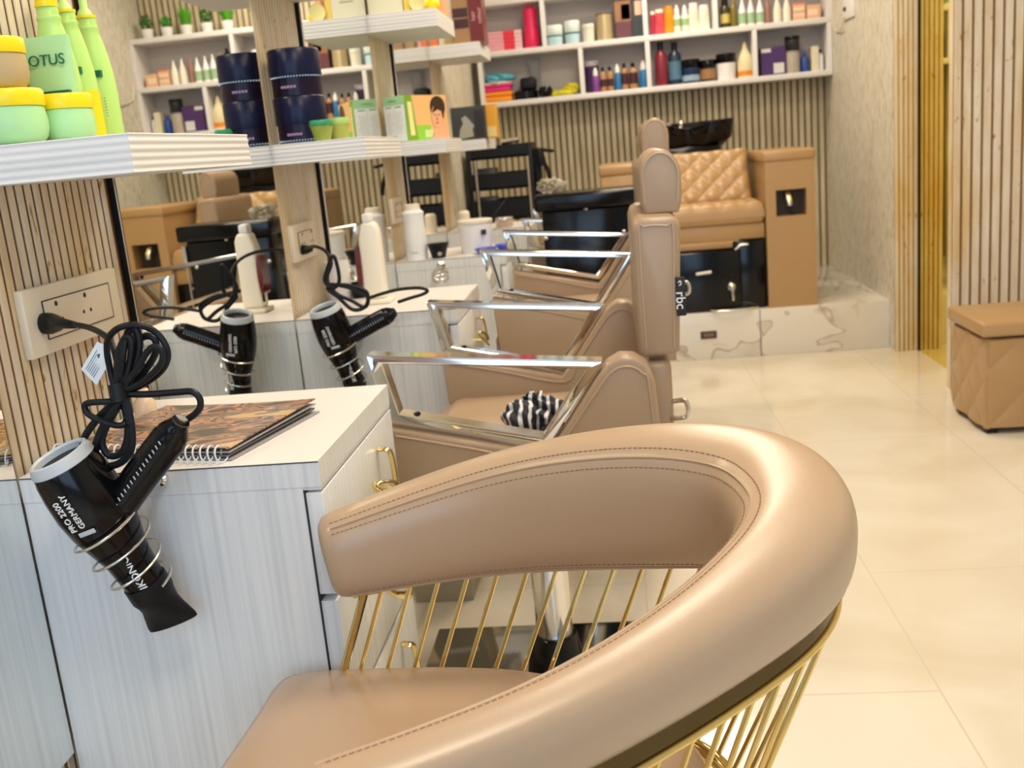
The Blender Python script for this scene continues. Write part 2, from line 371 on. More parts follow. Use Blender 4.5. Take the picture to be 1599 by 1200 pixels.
# ------------------------------------------------------------------ wall shelves
def shelf(i, z1, th, d, lab):
    y0 = Y1+i*PITCHY+.004
    b = B(); nr = 5; vs = []; fs = []; K = nr*8
    for k in range(K+1):
        q = .0006*(1-math.cos(2*PI*nr*k/K)); zz = z1-th+th*k/K; e = q if 0 < k < K else .0012
        for x_, y_ in ((.0005, y0+e), (d-e, y0+e), (d-e, y0+WCAB-e), (.0005, y0+WCAB-e)): vs.append((x_, y_, zz))
    for k in range(K):
        for j in range(4): fs.append((k*4+j, k*4+(j+1) % 4, k*4+4+(j+1) % 4, k*4+4+j))
    fs += [(3, 2, 1, 0), (K*4, K*4+1, K*4+2, K*4+3)]; b.add(vs, fs, 0, True)
    tag(ob('wall_shelf', b, LAMH), lab, 'shelf', 'floating wall shelves')
for i, l in enumerate(['white ribbed floating shelf nearest the camera, holding the green bottles', 'lower floating shelf holding the dark blue drums', 'lower floating shelf holding the facial kit box with the woman', 'lower floating shelf holding the dark picture box']):
    shelf(i, SZ, STH, SD, l)
for i, l in ((1, 'upper floating shelf above the dark blue drums'), (2, 'upper floating shelf with the yellow cup and cream box'), (3, 'upper floating shelf under the maroon box')):
    shelf(i, 1.712, .062, .268, l)

# ------------------------------------------------------------------ sockets
def socket(y0, y1, z0, z1, label):
    t = thing('wall_socket', (.0, (y0+y1)/2, z0), label, 'socket')
    b = B(); b.box(.0, .014, y0, y1, z0, z1, 0, .003); ob('plate', b, CREAMP, t)
    yi0, yi1, zi0, zi1 = y0+.045, y1-.035, z0+.022, z1-.022
    b = B(); b.box(.013, .0155, yi0, yi1, zi0, zi1, 0, .001); ob('socket_insert', b, CREAMP, t)
    b = B()
    for a, c in (((yi0, zi0), (yi1, zi0)), ((yi0, zi1), (yi1, zi1)), ((yi0, zi0), (yi0, zi1)), ((yi1, zi0), (yi1, zi1))):
        b.box(.0145, .0158, min(a[0], c[0])-.0008, max(a[0], c[0])+.0008, min(a[1], c[1])-.0008, max(a[1], c[1])+.0008)
    for cy in (yi0+.035, yi0+.12):
        for dy, dz, r in ((0, .02, .004), (-.011, -.005, .003), (.011, -.005, .003)):
            b.lathe([(r, 0), (r, .0006)], (.0155, cy+dy, (zi0+zi1)/2+dz), (1, 0, 0), 10)
    ob('outline', b, DARKLINE, t)
socket(1.345, 1.625, .962, 1.062, 'cream double wall socket nearest the camera with a black plug in it')
socket(2.592, 2.80, .955, 1.052, 'cream wall socket on the second slatted panel with a black plug')
socket(3.85, 4.06, .955, 1.052, 'cream wall socket on the third slatted panel, above the white bottle')

# ------------------------------------------------------------------ front tub chair
RAIL = [[.465, 1.213, .697, .043, .057, .034], [.675, 1.257, .727, .050, .082, -.045], [.878, 1.2, .759, .058, .093, -.141], [.992, 1.13, .775, .068, .080, -.18],
        [1.016, 1.019, .779, .068, .069, -.032], [.978, .912, .765, .050, .06, .316], [.805, .756, .731, .033, .051, .465], [.607, .653, .707, .032, .057, .421]]
def cat6(P, n):
    P = [[2*a-b_ for a, b_ in zip(P[0], P[1])]]+P+[[2*a-b_ for a, b_ in zip(P[-1], P[-2])]]; out = []
    for i in range(1, len(P)-2):
        for j in range(n):
            t = j/n; out.append([.5*((2*b_)+(c-a)*t+(2*a-5*b_+4*c-d)*t*t+(3*b_-a-3*c+d)*t**3) for a, b_, c, d in zip(P[i-1], P[i], P[i+1], P[i+2])])
    out.append(P[-2]); return out
RP = cat6(RAIL, 14)
for _ in range(2):      # even out the control points along the rail
    RP = [RP[i] if i in (0, len(RP)-1) else [sum(RP[j][c] for j in range(i-min(i, len(RP)-1-i, 5), i+min(i, len(RP)-1-i, 5)+1))/(2*min(i, len(RP)-1-i, 5)+1) for c in range(6)] for i in range(len(RP))]
def rail_frame():
    fr = []
    for i, q in enumerate(RP):
        p = Vector(q[:3]); t = (Vector(RP[min(i+1, len(RP)-1)][:3])-Vector(RP[max(i-1, 0)][:3])).normalized()
        out = -t.cross(Vector((0, 0, 1))); out.normalize(); up = out.cross(t)
        if up.z < 0: up = -up
        a = q[5]; fr.append((p, t, out*math.cos(a)-up*math.sin(a), up*math.cos(a)+out*math.sin(a), q[3], q[4]))
    return fr
FR = rail_frame()
def rpt(fr, th, k=1.0, e=.75):
    p, t, O, U, tt, hh = fr; c, s_ = math.cos(th), math.sin(th)
    return p+O*(math.copysign(abs(c)**e, c)*tt*k)+U*(math.copysign(abs(s_)**e, s_)*hh*k)
tub = thing('tub_chair', (.72, .95, 0), 'beige leather tub armchair with gold wire sides in the foreground', 'armchair')
b = B(); n = 48; vs = []; fs = []
frs = [(FR[0], .80, -.030), (FR[0], .93, -.020)]+[(f, 1.0, 0) for f in FR]+[(FR[-1], .93, .020), (FR[-1], .80, .030)]
for f, k, sh in frs:
    for j in range(n): vs.append(rpt(f, 2*PI*j/n, k)+f[1]*sh*.6)
for i in range(len(frs)-1):
    for j in range(n): fs.append((i*n+j, i*n+(j+1) % n, (i+1)*n+(j+1) % n, (i+1)*n+j))
fs.append(list(range(n))); fs.append([(len(frs)-1)*n+j for j in range(n)])
b.add(vs, fs); ob('padded_rail', b, LEA, tub, 60)
b = B()
for th in (2*PI*17.3/48,): b.tube([rpt(f, th, 1.0) for f in FR], .0020, 6)
b.tube([rpt(f, 2*PI*31/48, 1.0) for f in FR], .0018, 6)
ob('piping', b, LEA, tub)
b = B()   # dashed stitches either side of the seams
def stitches(th, k=1.003, step=.006, fill=.6, r=.0007):
    P = [rpt(f, th, k) for f in FR]; acc = 0; Q = []
    for i in range(len(P)-1):
        L = (P[i+1]-P[i]).length; m = max(1, int(L/.002))
        for j in range(m): Q.append(P[i].lerp(P[i+1], j/m))
    d = 0
    for i in range(len(Q)-3):
        if i % 3 == 0: b.tube([Q[i], Q[i+2] if i+2 < len(Q) else Q[-1]], r, 4)
for th in (2*PI*15.8/48, 2*PI*18.8/48, 2*PI*29.8/48, 2*PI*44.0/48): stitches(th)
ob('stitching', b, SEAM, tub)
# gold hoop under the rail, gold base ring, gold rods
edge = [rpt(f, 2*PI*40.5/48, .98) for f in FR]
hoop = [e+f[2]*.004+Vector((0, 0, -.024)) for e, f in zip(edge, FR)]
b = B(); b.tube(hoop, .0045, 10); ob('top_hoop', b, GOLD, tub); b = B(); vs = []; fs = []
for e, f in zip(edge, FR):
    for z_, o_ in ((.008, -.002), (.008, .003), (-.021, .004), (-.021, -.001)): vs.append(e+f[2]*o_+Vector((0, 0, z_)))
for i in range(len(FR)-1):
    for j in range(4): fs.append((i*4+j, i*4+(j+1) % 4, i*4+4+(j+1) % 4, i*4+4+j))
fs += [(3, 2, 1, 0), tuple((len(FR)-1)*4+j for j in range(4))]; b.add(vs, fs); ob('rail_band', b, mat('gold_band_dark_reflection', (.10, .075, .035), .06, 1), tub)  # gold band, the dark surroundings it reflects are put into its colour
ring = []
for f in FR: p = f[0].copy(); ring.append(Vector((p.x-.065, p.y, .445)))
ringc = cat([ring[i] for i in range(0, len(ring), 7)]+[Vector((.42, .70, .445)), Vector((.38, .85, .445)), Vector((.375, 1.03, .445)), Vector((.39, 1.17, .445))], 8, True)
b = B(); b.tube(ringc, .010, 10, closed=True); ob('base_ring', b, GOLD, tub)
def along(P, step, s0):
    d = 0; res = []; nx = s0
    for i in range(len(P)-1):
        L = (P[i+1]-P[i]).length
        while nx <= d+L: res.append((i, (nx-d)/L)); nx += step
        d += L
    return res
for k, (i, t) in enumerate(along([f[0] for f in FR], .0385, .040)):
    top = hoop[i].lerp(hoop[i+1], t); bot = ring[i].lerp(ring[i+1], t)
    r = .0031
    b = B(); b.tube([bot, top], r, 8); ob('gold_rod', b, GOLD, tub)
for i in (1, len(FR)-2):
    b = B(); b.tube([ring[i]+Vector((-.012, 0, -.35)), ring[i], hoop[i]], .006, 8, ry=.011); ob('front_post', b, GOLD, tub)
seatp = [(.350, 1.212), (.378, 1.238), (.46, 1.243), (.60, 1.238), (.72, 1.212), (.84, 1.14), (.915, 1.02), (.90, .90), (.79, .79), (.62, .70), (.46, .67), (.375, .70), (.345, .80), (.340, .95), (.346, 1.12)]
sp = cat([Vector((x, y, 0)) for x, y in seatp], 6, True); cen = Vector((.62, .96, 0))
b = B(); vs = []; fs = []; n = len(sp)
rings = [(1.0, .40), (1.0, .49), (.992, .507), (.97, .518), (.93, .524), (.8, .532), (.6, .538), (.4, .541), (.2, .542)]
for k, z in rings:
    for p in sp: q = cen+(p-cen)*k; vs.append((q.x, q.y, z))
for i in range(len(rings)-1):
    for j in range(n): fs.append((i*n+j, i*n+(j+1) % n, (i+1)*n+(j+1) % n, (i+1)*n+j))
vs.append((cen.x, cen.y, .5425)); m_ = len(vs)-1
for j in range(n): fs.append(((len(rings)-1)*n+j, (len(rings)-1)*n+(j+1) % n, m_))
fs.append(list(range(n))); b.add(vs, fs); ob('seat', b, LEAG, tub)
b = B(); b.lathe([(.03, .02), (.03, .40)], (.64, .95, 0), n=24); ob('column', b, GOLD, tub)
b = B(); b.lathe([(.24, 0), (.24, .008), (.20, .016), (.05, .026), (.034, .05)], (.64, .95, 0), n=48); ob('base', b, GOLD, tub)

# ------------------------------------------------------------------ styling chairs
def chair(Yc, label):
    """faces the mirror wall (-x); axis of the column at (.655, Yc)"""
    t = thing('styling_chair', (.655, Yc, 0), label, 'salon chair', 'styling chairs facing the mirrors')
    hs = .315
    for s in (-1, 1):
        y = Yc+s*hs
        P1, P2, P3, P4 = Vector((.385, y, .853)), Vector((.815, y, .812)), Vector((.705, y, .660)), Vector((.412, y, .728))
        b = B(); wy = .036; th = .013
        O4 = [Vector((p.x, p.z, 0)) for p in (P1, P2, P3, P4)]; tk = (.015, .018, .015, .024); I4 = []
        for q in range(4):
            def ln(i): a_, c_ = O4[i % 4], O4[(i+1) % 4]; d_ = (c_-a_).normalized(); nn_ = Vector((d_.y, -d_.x, 0)); return a_+nn_*tk[i % 4], d_
            (p0, d0), (p1, d1) = ln(q-1), ln(q); dt = d0.x*d1.y-d0.y*d1.x; w_ = p1-p0; I4.append(p0+d0*((w_.x*d1.y-w_.y*d1.x)/dt))
        bmm = bmesh.new(); V = [[bmm.verts.new((p.x, yy, p.y)) for p in L4] for L4 in (O4, I4) for yy in (y-.021, y+.021)]
        for q in range(4):
            r_ = (q+1) % 4
            for a_, c_ in ((0, 1), (2, 3), (0, 2), (1, 3)): bmm.faces.new((V[a_][q], V[a_][r_], V[c_][r_], V[c_][q]))
        bmesh.ops.recalc_face_normals(bmm, faces=bmm.faces[:]); bmesh.ops.bevel(bmm, geom=bmm.edges[:], offset=.0015, segments=1, affect='EDGES')
        b.bm(bmm, 0, True); f = ob('arm_frame', b, CHROME, t)
        b = B(); b.lathe([(.007, 0), (.007, .012), (.005, .013)], (.465, y, .722), (-.2, 0, 1), 12); b.lathe([(.007, 0), (.007, .010)], (.748, y, .728), (-.8, 0, .5), 12); ob('stop_knob', b, BLACKM, f)
        # upholstered side: low panel under the frame rising to a rounded wing behind it
        poly = [(.41, .715), (.56, .682), (.70, .648), (.735, .690), (.80, .782), (.822, .808), (.845, .820), (.870, .818), (.892, .802), (.905, .770), (.915, .60), (.915, .50), (.42, .50)]
        b = B(); b.prism(poly, 'y', y-.030, y+.030, 0, .008, 3); sp_ = ob('side_panel', b, LEB, t, 50)
        b = B(); ins = [(.425, .700), (.56, .668), (.706, .633), (.745, .686), (.808, .770), (.828, .792), (.847, .801), (.868, .799), (.884, .786), (.893, .765), (.901, .60), (.901, .515)]
        for yy in (y-.0305, y+.0305): b.tube(cat([(x, yy, z) for x, z in ins], 4), .0022, 6)
        ob('piping', b, LEA, sp_)
    b = B(); b.box(.40, .90, Yc-.285, Yc+.285, .50, .60, 0, .02, 3)
    b.box(.43, .87, Yc-.255, Yc+.255, .56, .622, 0, .028, 4); ob('seat', b, LEA, t)
    b = B(); poly = [(.880, .805), (.882, 1.03), (.888, 1.045), (.90, 1.052), (.955, 1.050), (.967, 1.043), (.970, 1.03), (.957, .800), (.945, .793), (.89, .793)]
    b.prism(poly, 'y', Yc-.24, Yc+.24, 0, .010, 3); bk = ob('backrest', b, LEB, t, 50)
    b = B()
    for yy in (Yc-.2405, Yc+.2405):
        b.tube(cat([(.895, yy, .81), (.895, yy, 1.02), (.905, yy, 1.036), (.945, yy, 1.034), (.956, yy, 1.02), (.946, yy, .81)], 4), .002, 6)
    ob('piping', b, LEA, bk)
    b = B(); b.box(.890, .940, Yc-.235, Yc+.235, .56, .782, 0, .014, 3); b.box(.90, .93, Yc-.2, Yc+.2, .77, .80); ob('lower_back', b, LEB, t)
    b = B(); hp = [(.910, 1.050), (.904, 1.075)]+[(.9425-.0395*math.cos(a*PI/12), 1.120+.050*math.sin(a*PI/12)) for a in range(13)]+[(.981, 1.075), (.974, 1.050)]
    b.prism(hp, 'y', Yc-.15, Yc+.15, 0, .006, 3); h = ob('headrest', b, LEB, t, 50)
    b = B()
    for yy in (Yc-.1505, Yc+.1505): b.tube([(.911, yy, 1.069)]+[(.9430-.033*math.cos(a*PI/12), yy, 1.120+.043*math.sin(a*PI/12)) for a in range(13)]+[(.972, yy, 1.069)], .0018, 6)
    ob('piping', b, LEA, h)
    b = B(); b.box(.925, .955, Yc-.03, Yc+.03, .9, 1.10, 0, .003); ob('headrest_post', b, CHROME, t)
    b = B(); b.box(.50, .82, Yc-.16, Yc+.16, .455, .50, 0, .005); ob('seat_plate', b, BLACKM, t)
    b = B(); b.lathe([(.042, .10), (.042, .46)], (.655, Yc, 0), n=32); ob('column', b, CHROME, t)
    b = B(); b.lathe([(.07, .018), (.066, .05), (.056, .085), (.050, .115), (.043, .117)], (.655, Yc, 0), n=32); b.lathe([(.052, .086), (.054, .094), (.052, .102)], (.655, Yc, 0), n=32); ob('column_boot', b, [BLACK], t)
    b = B(); b.box(.655-.32, .655+.26, Yc-.26, Yc+.24, 0, .018, 0, .006); ob('base_plate', b, mat('dark_chrome', (.42, .41, .40), .10, 1), t)
    b = B(); b.tube(cat([(.935, Yc-.225, .70), (.962, Yc-.245, .705), (.964, Yc-.245, .675), (.935, Yc-.235, .67)], 5), .005, 8); ob('recline_lever', b, STEEL, t)
    return t
chA = chair(2.105, 'nearest beige leather styling chair with a zebra print cloth on its seat')
b = B(); b.box(.955, .972, 1.858, 1.862, .868, .940, 0, .001); tg = ob('brand_tag', b, mat('black_fabric_tag', (.01, .012, .015), .6), chA)
tg['label'] = 'black cloth tag with white lettering'
text('tag_lettering', 'rbc', .025, (.9625, 1.8572, .897), basis((0, 0, -1), (1, 0, 0)), mat('white_print', (.85, .87, .88), .5), tg)
b = B(); b.tube(cat([(.960, 1.8575, .930), (.963, 1.8575, .933), (.965, 1.8575, .930), (.964, 1.8575, .926), (.961, 1.8575, .925)], 4), .0009, 5); ob('tag_emblem', b, mat('white_print', (.85, .87, .88)), tg)
chB = dup(chA); chB.location = (.740, 3.15, .0); chB['label'] = 'middle beige leather styling chair, its rounded headrest showing above the nearest one'
chC = dup(chA); chC.location = (.725, 4.70, .0); chC['label'] = 'farthest beige leather styling chair, mostly hidden behind the black cabinet'
for c in [x for x in bpy.data.objects if x.parent in (chB, chC)]:
    if c.name.startswith('brand_tag'):
        for d in [x for x in bpy.data.objects if x.parent == c]: bpy.data.objects.remove(d)
        bpy.data.objects.remove(c)
    else:      # pumped up a little higher than the first chair
        if not c.name.startswith(('base_plate', 'column')): c.location.z += .075 if c.parent == chB else .05
        if c.parent == chB and c.name.startswith(('headrest', 'back', 'lower')): c.location.x -= .045
# zebra cloth on the seat
def blob(b, c, r, seed, amp=.25, nu=28, nv=18, flat=.0, freq=3.0, mi=0):
    rnd = random.Random(seed); ph = [(rnd.uniform(0, 6.28), rnd.uniform(1, freq), rnd.uniform(1, freq), rnd.uniform(0, 6.28)) for _ in range(7)]
    vs = []; fs = []; c = Vector(c)
    for i in range(nv+1):
        th = PI*i/nv
        for j in range(nu):
            p = 2*PI*j/nu; d = Vector((math.sin(th)*math.cos(p), math.sin(th)*math.sin(p), math.cos(th)))
            k = 1+amp*sum(math.sin(a+f1*2*d.x*1.7+f2*2*d.y*1.7+g_*d.z) for a, f1, f2, g_ in ph)/7*2
            q = Vector((d.x*r[0]*k, d.y*r[1]*k, d.z*r[2]*k)); q += c
            if flat is not None and q.z < flat: q.z = flat
            vs.append(q)
    for i in range(nv):
        for j in range(nu): fs.append((i*nu+j, (i+1)*nu+j, (i+1)*nu+(j+1) % nu, i*nu+(j+1) % nu))
    b.add(vs, fs, mi); return b
b = B(); blob(b, (.635, 2.02, .650), (.042, .05, .034), 3, .2, 60, 40, .6225, 3); blob(b, (.695, 2.03, .655), (.034, .05, .028), 5, .28, 60, 40, .6225, 3); blob(b, (.655, 2.06, .672), (.025, .035, .016), 9, .4, 40, 30, .6225, 6)
tag(ob('crumpled_cloth', b, ZEBRA), 'crumpled black and white zebra print cloth lying on the nearest styling chair seat', 'cloth')

# ------------------------------------------------------------------ hair dryers
def dryer(R, N, yc, label, cordpts, group='hair dryers', hu=(.100, .079, .060, .043, .027, .015)):
    """R rear centre and N nozzle tip, (x, z) pairs at depth yc"""
    R = Vector((R[0], yc-.030, R[1])); N = Vector((N[0], yc+.025, N[1])); a = (N-R).normalized(); L = (N-R).length
    v = Vector((-a.z, 0, a.x)).normalized(); v = v if v.x > 0 else -v; nn = a.cross(v).normalized(); nn = nn if nn.y > 0 else -nn
    k = L/.262
    t = thing('hair_dryer', R+a*.13, label, 'hair dryer', group)
    P = lambda u, w, y=0: R+a*(u*k)+v*(w*k)+nn*y
    b = B(); b.lathe([(.0385*k, 0), (.0415*k, .012), (.044*k, .035), (.045*k, .065), (.042*k, .095), (.035*k, .125), (.029*k, .15), (.026*k, .19), (.0255*k, .205)], P(.008, 0), a, 40); ob('body', b, BLACK, t)
    b = B(); b.lathe([(.0310*k, -.006), (.0330*k, -.009), (.0360*k, -.008), (.0385*k, -.002), (.0400*k, .005), (.0390*k, .006), (.031*k, .003), (.0310*k, -.006)], P(.004, 0), a, 40, caps=False); ob('intake_ring', b, GREY, t)
    b = B(); b.lathe([(.0315*k, 0), (.030*k, .002)], P(.0055, 0), a, 32); ob('intake_filter', b, BLACKM, t)
    b = B(); hpts = [P(u_, w_) for u_, w_ in zip(hu, (.010, .045, .080, .112, .142, .162))]
    b.tube(cat(hpts, 6), [.017*k]*6+[.016*k]*6+[.0155*k]*6+[.015*k]*6+[.014*k]*4+[.012*k]*3, 14, ry=[.022*k]*24+[.020*k, .020*k, .018*k, .016*k, .014*k, .012*k, .011*k], up=(0, 1, 0)); hd = ob('handle', b, BLACK, t)
    b = B(); e1, e2 = P(hu[1]-.005, .040, -.0172*k), P(hu[4]-.004, .132, -.0158*k)
    for i in range(15):
        q = e1.lerp(e2, i/14); b.tube([q, q+a*.005], .0009*k, 6)
    ob('grip_dots', b, GREY, hd)
    b = B(); vs = []; fs = []; n = 24
    for u, r1, r2 in ((.195, .028, .028), (.215, .0285, .0285), (.222, .026, .026), (.235, .027, .018), (.262, .036, .009), (.268, .036, .009)):
        for j in range(n):
            an = 2*PI*j/n; vs.append(P(u, math.cos(an)*r1, math.sin(an)*r2*k))
    for i in range(5):
        for j in range(n): fs.append((i*n+j, i*n+(j+1) % n, (i+1)*n+(j+1) % n, (i+1)*n+j))
    fs.append(list(range(n))); fs.append([5*n+j for j in range(n)]); b.add(vs, fs); ob('nozzle', b, BLACKM, t)
    # lettering along the barrel on the camera side, reading towards the nozzle
    wm = mat('white_print', (.85, .87, .88)); M = basis(-a, v)
    if M.col[2].y > 0: M = basis(-a, -v)
    yo = -.046*k
    text('lettering', 'GERMANY', .0105*k, P(.056, .004, yo+.001), M, wm, t, .0008); text('lettering', 'PRO 2200', .0105*k, P(.060, -.009, yo+.0015), M, wm, t, .0008)
    text('lettering', 'IKONIC', .015*k, P(.168, .012, -.0262*k), M, wm, t, .0008)
    b = B(); b.box(-.011*k, .011*k, -.003*k, .003*k, -.001, .0012, 0, .0008); 
    mm = Matrix.Translation(P(.088, .004, yo+.001)) @ basis(v, a); b.v = [mm @ q for q in b.v]; ob('label_bar', b, GREY, t)
    # cord
    b = B()
    for pts, rad, closed in cordpts: b.tube(cat(pts, 8, closed), rad, 8, closed=closed)
    if cordpts: ob('cord', b, BLACKM, t)
    # wire holder screwed to the cabinet side
    h = thing('dryer_holder', P(.13, .0, .0), 'steel wire spiral holder screwed to the side of the '+('nearest' if 'nearest' in label else 'second')+' cabinet', 'holder', 'hair dryer holders')
    b = B(); hel = []
    for i in range(100):
        an = 2*PI*i/32; u = .098+.105*i/99; rr = (.0455-.013*i/99)*k*1.06
        hel.append(P(u, 0)+v*(math.cos(an)*rr)-nn*(math.sin(an)*rr))
    b.tube(hel, .0019*k, 8); b.tube([hel[0], P(.085, .052, .02), P(.085, .054, .045)], .003*k, 8); ob('coil', b, STEEL, h)
    b = B(); c = P(.085, .054, 0); b.lathe([(.010, 0), (.010, .008), (.006, .010), (.006, .040)], (c.x, yc+.0695, c.z), (0, -1, 0), 16); ob('bracket', b, CHROME, h)
    return t
yd = Y1-.070
def PA(pts, y): return [at(u, v_, y=y+(dy[0] if dy else 0)) for u, v_, *dy in pts]
plug1 = at(75, 505, x=.02)
cord1 = [
  ([plug1+Vector((.02, 0, 0)), at(110, 506, y=1.34), at(140, 512, y=1.30), at(165, 525, y=1.24), at(178, 545, y=1.21), at(186, 580, y=1.20), at(188, 612, y=1.19)], .0042, False),
  (PA([(186, 612, .01), (172, 575, .01), (168, 535, 0), (185, 513, -.01), (215, 508, -.01), (245, 520, 0), (262, 548, 0), (256, 575, 0), (225, 600, .01)], 1.19), .0042, True),
  (PA([(190, 612, 0), (192, 560, -.01), (200, 520, 0), (214, 516, .0), (218, 545, 0), (205, 590, 0)], 1.185), .0045, True),
  (PA([(192, 610, .01), (205, 570, .01), (220, 530, .01), (240, 528, .01), (244, 550, .01), (222, 585, .01)], 1.185), .0045, True),
  (PA([(195, 608, 0), (215, 575, 0), (235, 545, 0), (252, 545, 0), (252, 568, 0), (225, 595, 0)], 1.178), .0042, True),
  (PA([(186, 612, 0), (184, 560, 0), (196, 528, 0), (206, 535, 0), (200, 580, 0)], 1.18), .0045, True),
  (PA([(188, 630, 0), (160, 628, -.01), (134, 632, -.01), (140, 648, -.01), (170, 662, -.01), (192, 664, -.01), (198, 650, 0)], 1.18), .0042, True),
  (PA([(188, 625, 0), (155, 652, 0), (132, 685, .0), (135, 705, .0), (152, 700, 0), (165, 670, 0)], 1.18), .0048, True),
  (PA([(195, 625, 0), (205, 660, 0), (206, 700, 0), (190, 722, 0), (165, 728, 0), (148, 712, 0), (155, 680, 0), (175, 645, 0)], 1.175), .0048, True),
  (PA([(190, 625, 0), (172, 655, 0), (160, 690, 0), (172, 712, 0), (192, 705, 0), (200, 670, 0)], 1.18), .0045, True),
  (PA([(198, 616, 0), (235, 616, 0), (275, 613, 0), (300, 612, 0), (312, 622, 0), (313, 636, 0), (306, 646, 0), (294, 655, 0)], 1.18), .0044, False)]
r1, n1 = at(93, 714, y=yd-.03), at(268, 968, y=yd+.025)
d1 = dryer((r1.x, r1.z), (n1.x, n1.z), yd, 'large black hair dryer hanging on the side of the nearest cabinet', cord1)
b = B(); b.tube([at(184, 600, y=1.18), at(190, 628, y=1.175)], .011, 12, ry=.013); b.tube([at(196, 624, y=1.17), at(205, 662, y=1.168)], .0015, 6, ry=.006, up=(0, 1, 0)); ob('cable_tie', b, BLACKM, d1)
b = B(); b.tube([plug1+Vector((-.004, 0, 0)), plug1+Vector((.006, -.005, 0)), plug1+Vector((.018, -.01, 0)), at(95, 505, y=1.345), at(118, 508, y=1.33)], [.016, .016, .013, .008, .005], 14); ob('plug', b, BLACKM, d1)
b = B(); q = [at(152, 534, y=1.235), at(182, 548, y=1.225), at(151, 602, y=1.235), at(127, 577, y=1.24)]
nrm = Vector((0, -.0006, 0)); b.add(q+[p-nrm for p in q], [(0, 1, 2, 3), (7, 6, 5, 4), (0, 4, 5, 1), (1, 5, 6, 2), (2, 6, 7, 3), (3, 7, 4, 0)], 0, False); lb = ob('paper_label', b, mat('paper_white', (.74, .80, .86), .6), d1)
M = basis(q[0]-q[3], q[0]-q[1]); M = M if M.col[2].y < 0 else M @ Matrix.Rotation(PI, 4, 'X')
b = B(); e = (q[0]-q[3]); f_ = (q[2]-q[3])
for i in range(6):
    s0 = q[3]+f_*(.2+.1*i)+e*.12+nrm; b.tube([s0, s0+e*(.70-.08*(i % 3))], .00035, 4)
b.lathe([(.0032, 0), (.0032, .0004)], q[3]+e*.75+f_*.45+nrm, (0, -1, 0), 14); ob('print_lines', b, mat('dark_print', (.06, .08, .12)), lb)

yd2 = Y1+PITCHY-.070
r2, n2 = at(507, 482, y=yd2-.03), at(566, 628, y=yd2+.025)
cord2 = [
  ([Vector((.02, 2.655, .983)), at(490, 385, y=2.55), at(508, 392, y=2.50), at(518, 410, y=2.47), at(512, 432, y=2.45), at(515, 450, y=2.44)], .0042, False),
  (PA([(508, 440), (510, 425), (520, 400), (527, 415), (530, 440), (520, 450)], yd2), .0048, True),
  (PA([(515, 445), (540, 448), (560, 455), (575, 465), (570, 480), (550, 470), (528, 460)], yd2), .0048, True),
  (PA([(512, 450), (530, 466), (552, 484), (572, 478), (574, 458), (560, 450), (535, 445)], yd2), .0048, True),
  (PA([(575, 466), (600, 458), (625, 452), (655, 450), (668, 454), (660, 460), (640, 466), (622, 472)], yd2), .0042, False)]
d2 = dryer((r2.x, r2.z), (n2.x, n2.z), yd2, 'smaller looking black hair dryer hanging on the side of the second cabinet', cord2, hu=(.100, .083, .074, .066, .060, .056))
b = B(); b.tube([(.012, 2.655, .983), (.03, 2.65, .983), (.045, 2.635, .984)], [.014, .012, .007], 12); ob('plug', b, BLACKM, d2)
# empty holder on the third cabinet
c = at(688, 425, y=Y1+2*PITCHY-.04)
h = thing('dryer_holder', c, 'empty steel dryer holder on the side of the third cabinet', 'holder', 'hair dryer holders')
b = B(); b.tube(cat([c+Vector((.03*math.cos(a)*1.0, -.01+.028*math.sin(a), .015*math.sin(a)-.03*i/30)) for i, a in enumerate([2*PI*i/12 for i in range(30)])], 3), .003, 8); ob('coil', b, STEEL, h)
b = B(); b.lathe([(.016, 0), (.016, .006), (.008, .01), (.008, .04)], (c.x, Y1+2*PITCHY-.001, c.z+.02), (0, -1, 0), 16); b.lathe([(.008, 0), (.008, .01)], (c.x, Y1+2*PITCHY-.001, c.z+.065), (0, -1, 0), 12); ob('bracket', b, CHROME, h)

# ------------------------------------------------------------------ magazine on the first cabinet
o0 = Vector((.145, 1.30, ZT)); an = math.radians(-13)
mg = thing('spiral_catalogue', o0, 'spiral bound style catalogue with a brown photo cover lying on the nearest cabinet', 'catalogue')
M = Matrix.Translation(o0) @ Matrix.Rotation(an, 4, 'Z')
def sheet(z, th, w0, w1, h0, h1, curl, m, name):
    b = B(); vs = []; fs = []; nx, ny = 10, 12
    for top in (0, 1):
        for j in range(ny+1):
            for i in range(nx+1):
                u = i/nx; v_ = j/ny; vs.append((w0+(w1-w0)*u, h0+(h1-h0)*v_, z+top*th+curl*(u**2)*(.4+.6*v_)))
    K = (nx+1)*(ny+1)
    for j in range(ny):
        for i in range(nx):
            a = j*(nx+1)+i; fs.append((a, a+nx+1, a+nx+2, a+1)); fs.append((K+a, K+a+1, K+a+nx+2, K+a+nx+1))
    for i in range(nx): fs.append((i, i+1, K+i+1, K+i)); a = ny*(nx+1)+i; fs.append((a+1, a, K+a, K+a+1))
    for j in range(ny): a = j*(nx+1); fs.append((a+nx+1, a, K+a, K+a+nx+1)); a += nx; fs.append((a, a+nx+1, K+a+nx+1, K+a))
    b.T = M; b.add(vs, fs); return ob(name, b, m, mg)
PAGE = mat('page_grey', (.34, .33, .33), .4)
sheet(.001, .002, -.115, .17, .01, .255, .0, PAGE, 'back_page'); sheet(.005, .003, -.115, .165, .01, .25, .002, mat('page_dark', (.12, .11, .11), .4), 'inner_pages')
sheet(.009, .002, -.115, .168, .01, .25, .006, PAGE, 'upper_pages'); sheet(.013, .002, -.115, .168, .01, .25, .010, COVER, 'cover')
b = B(); b.T = M; co = []
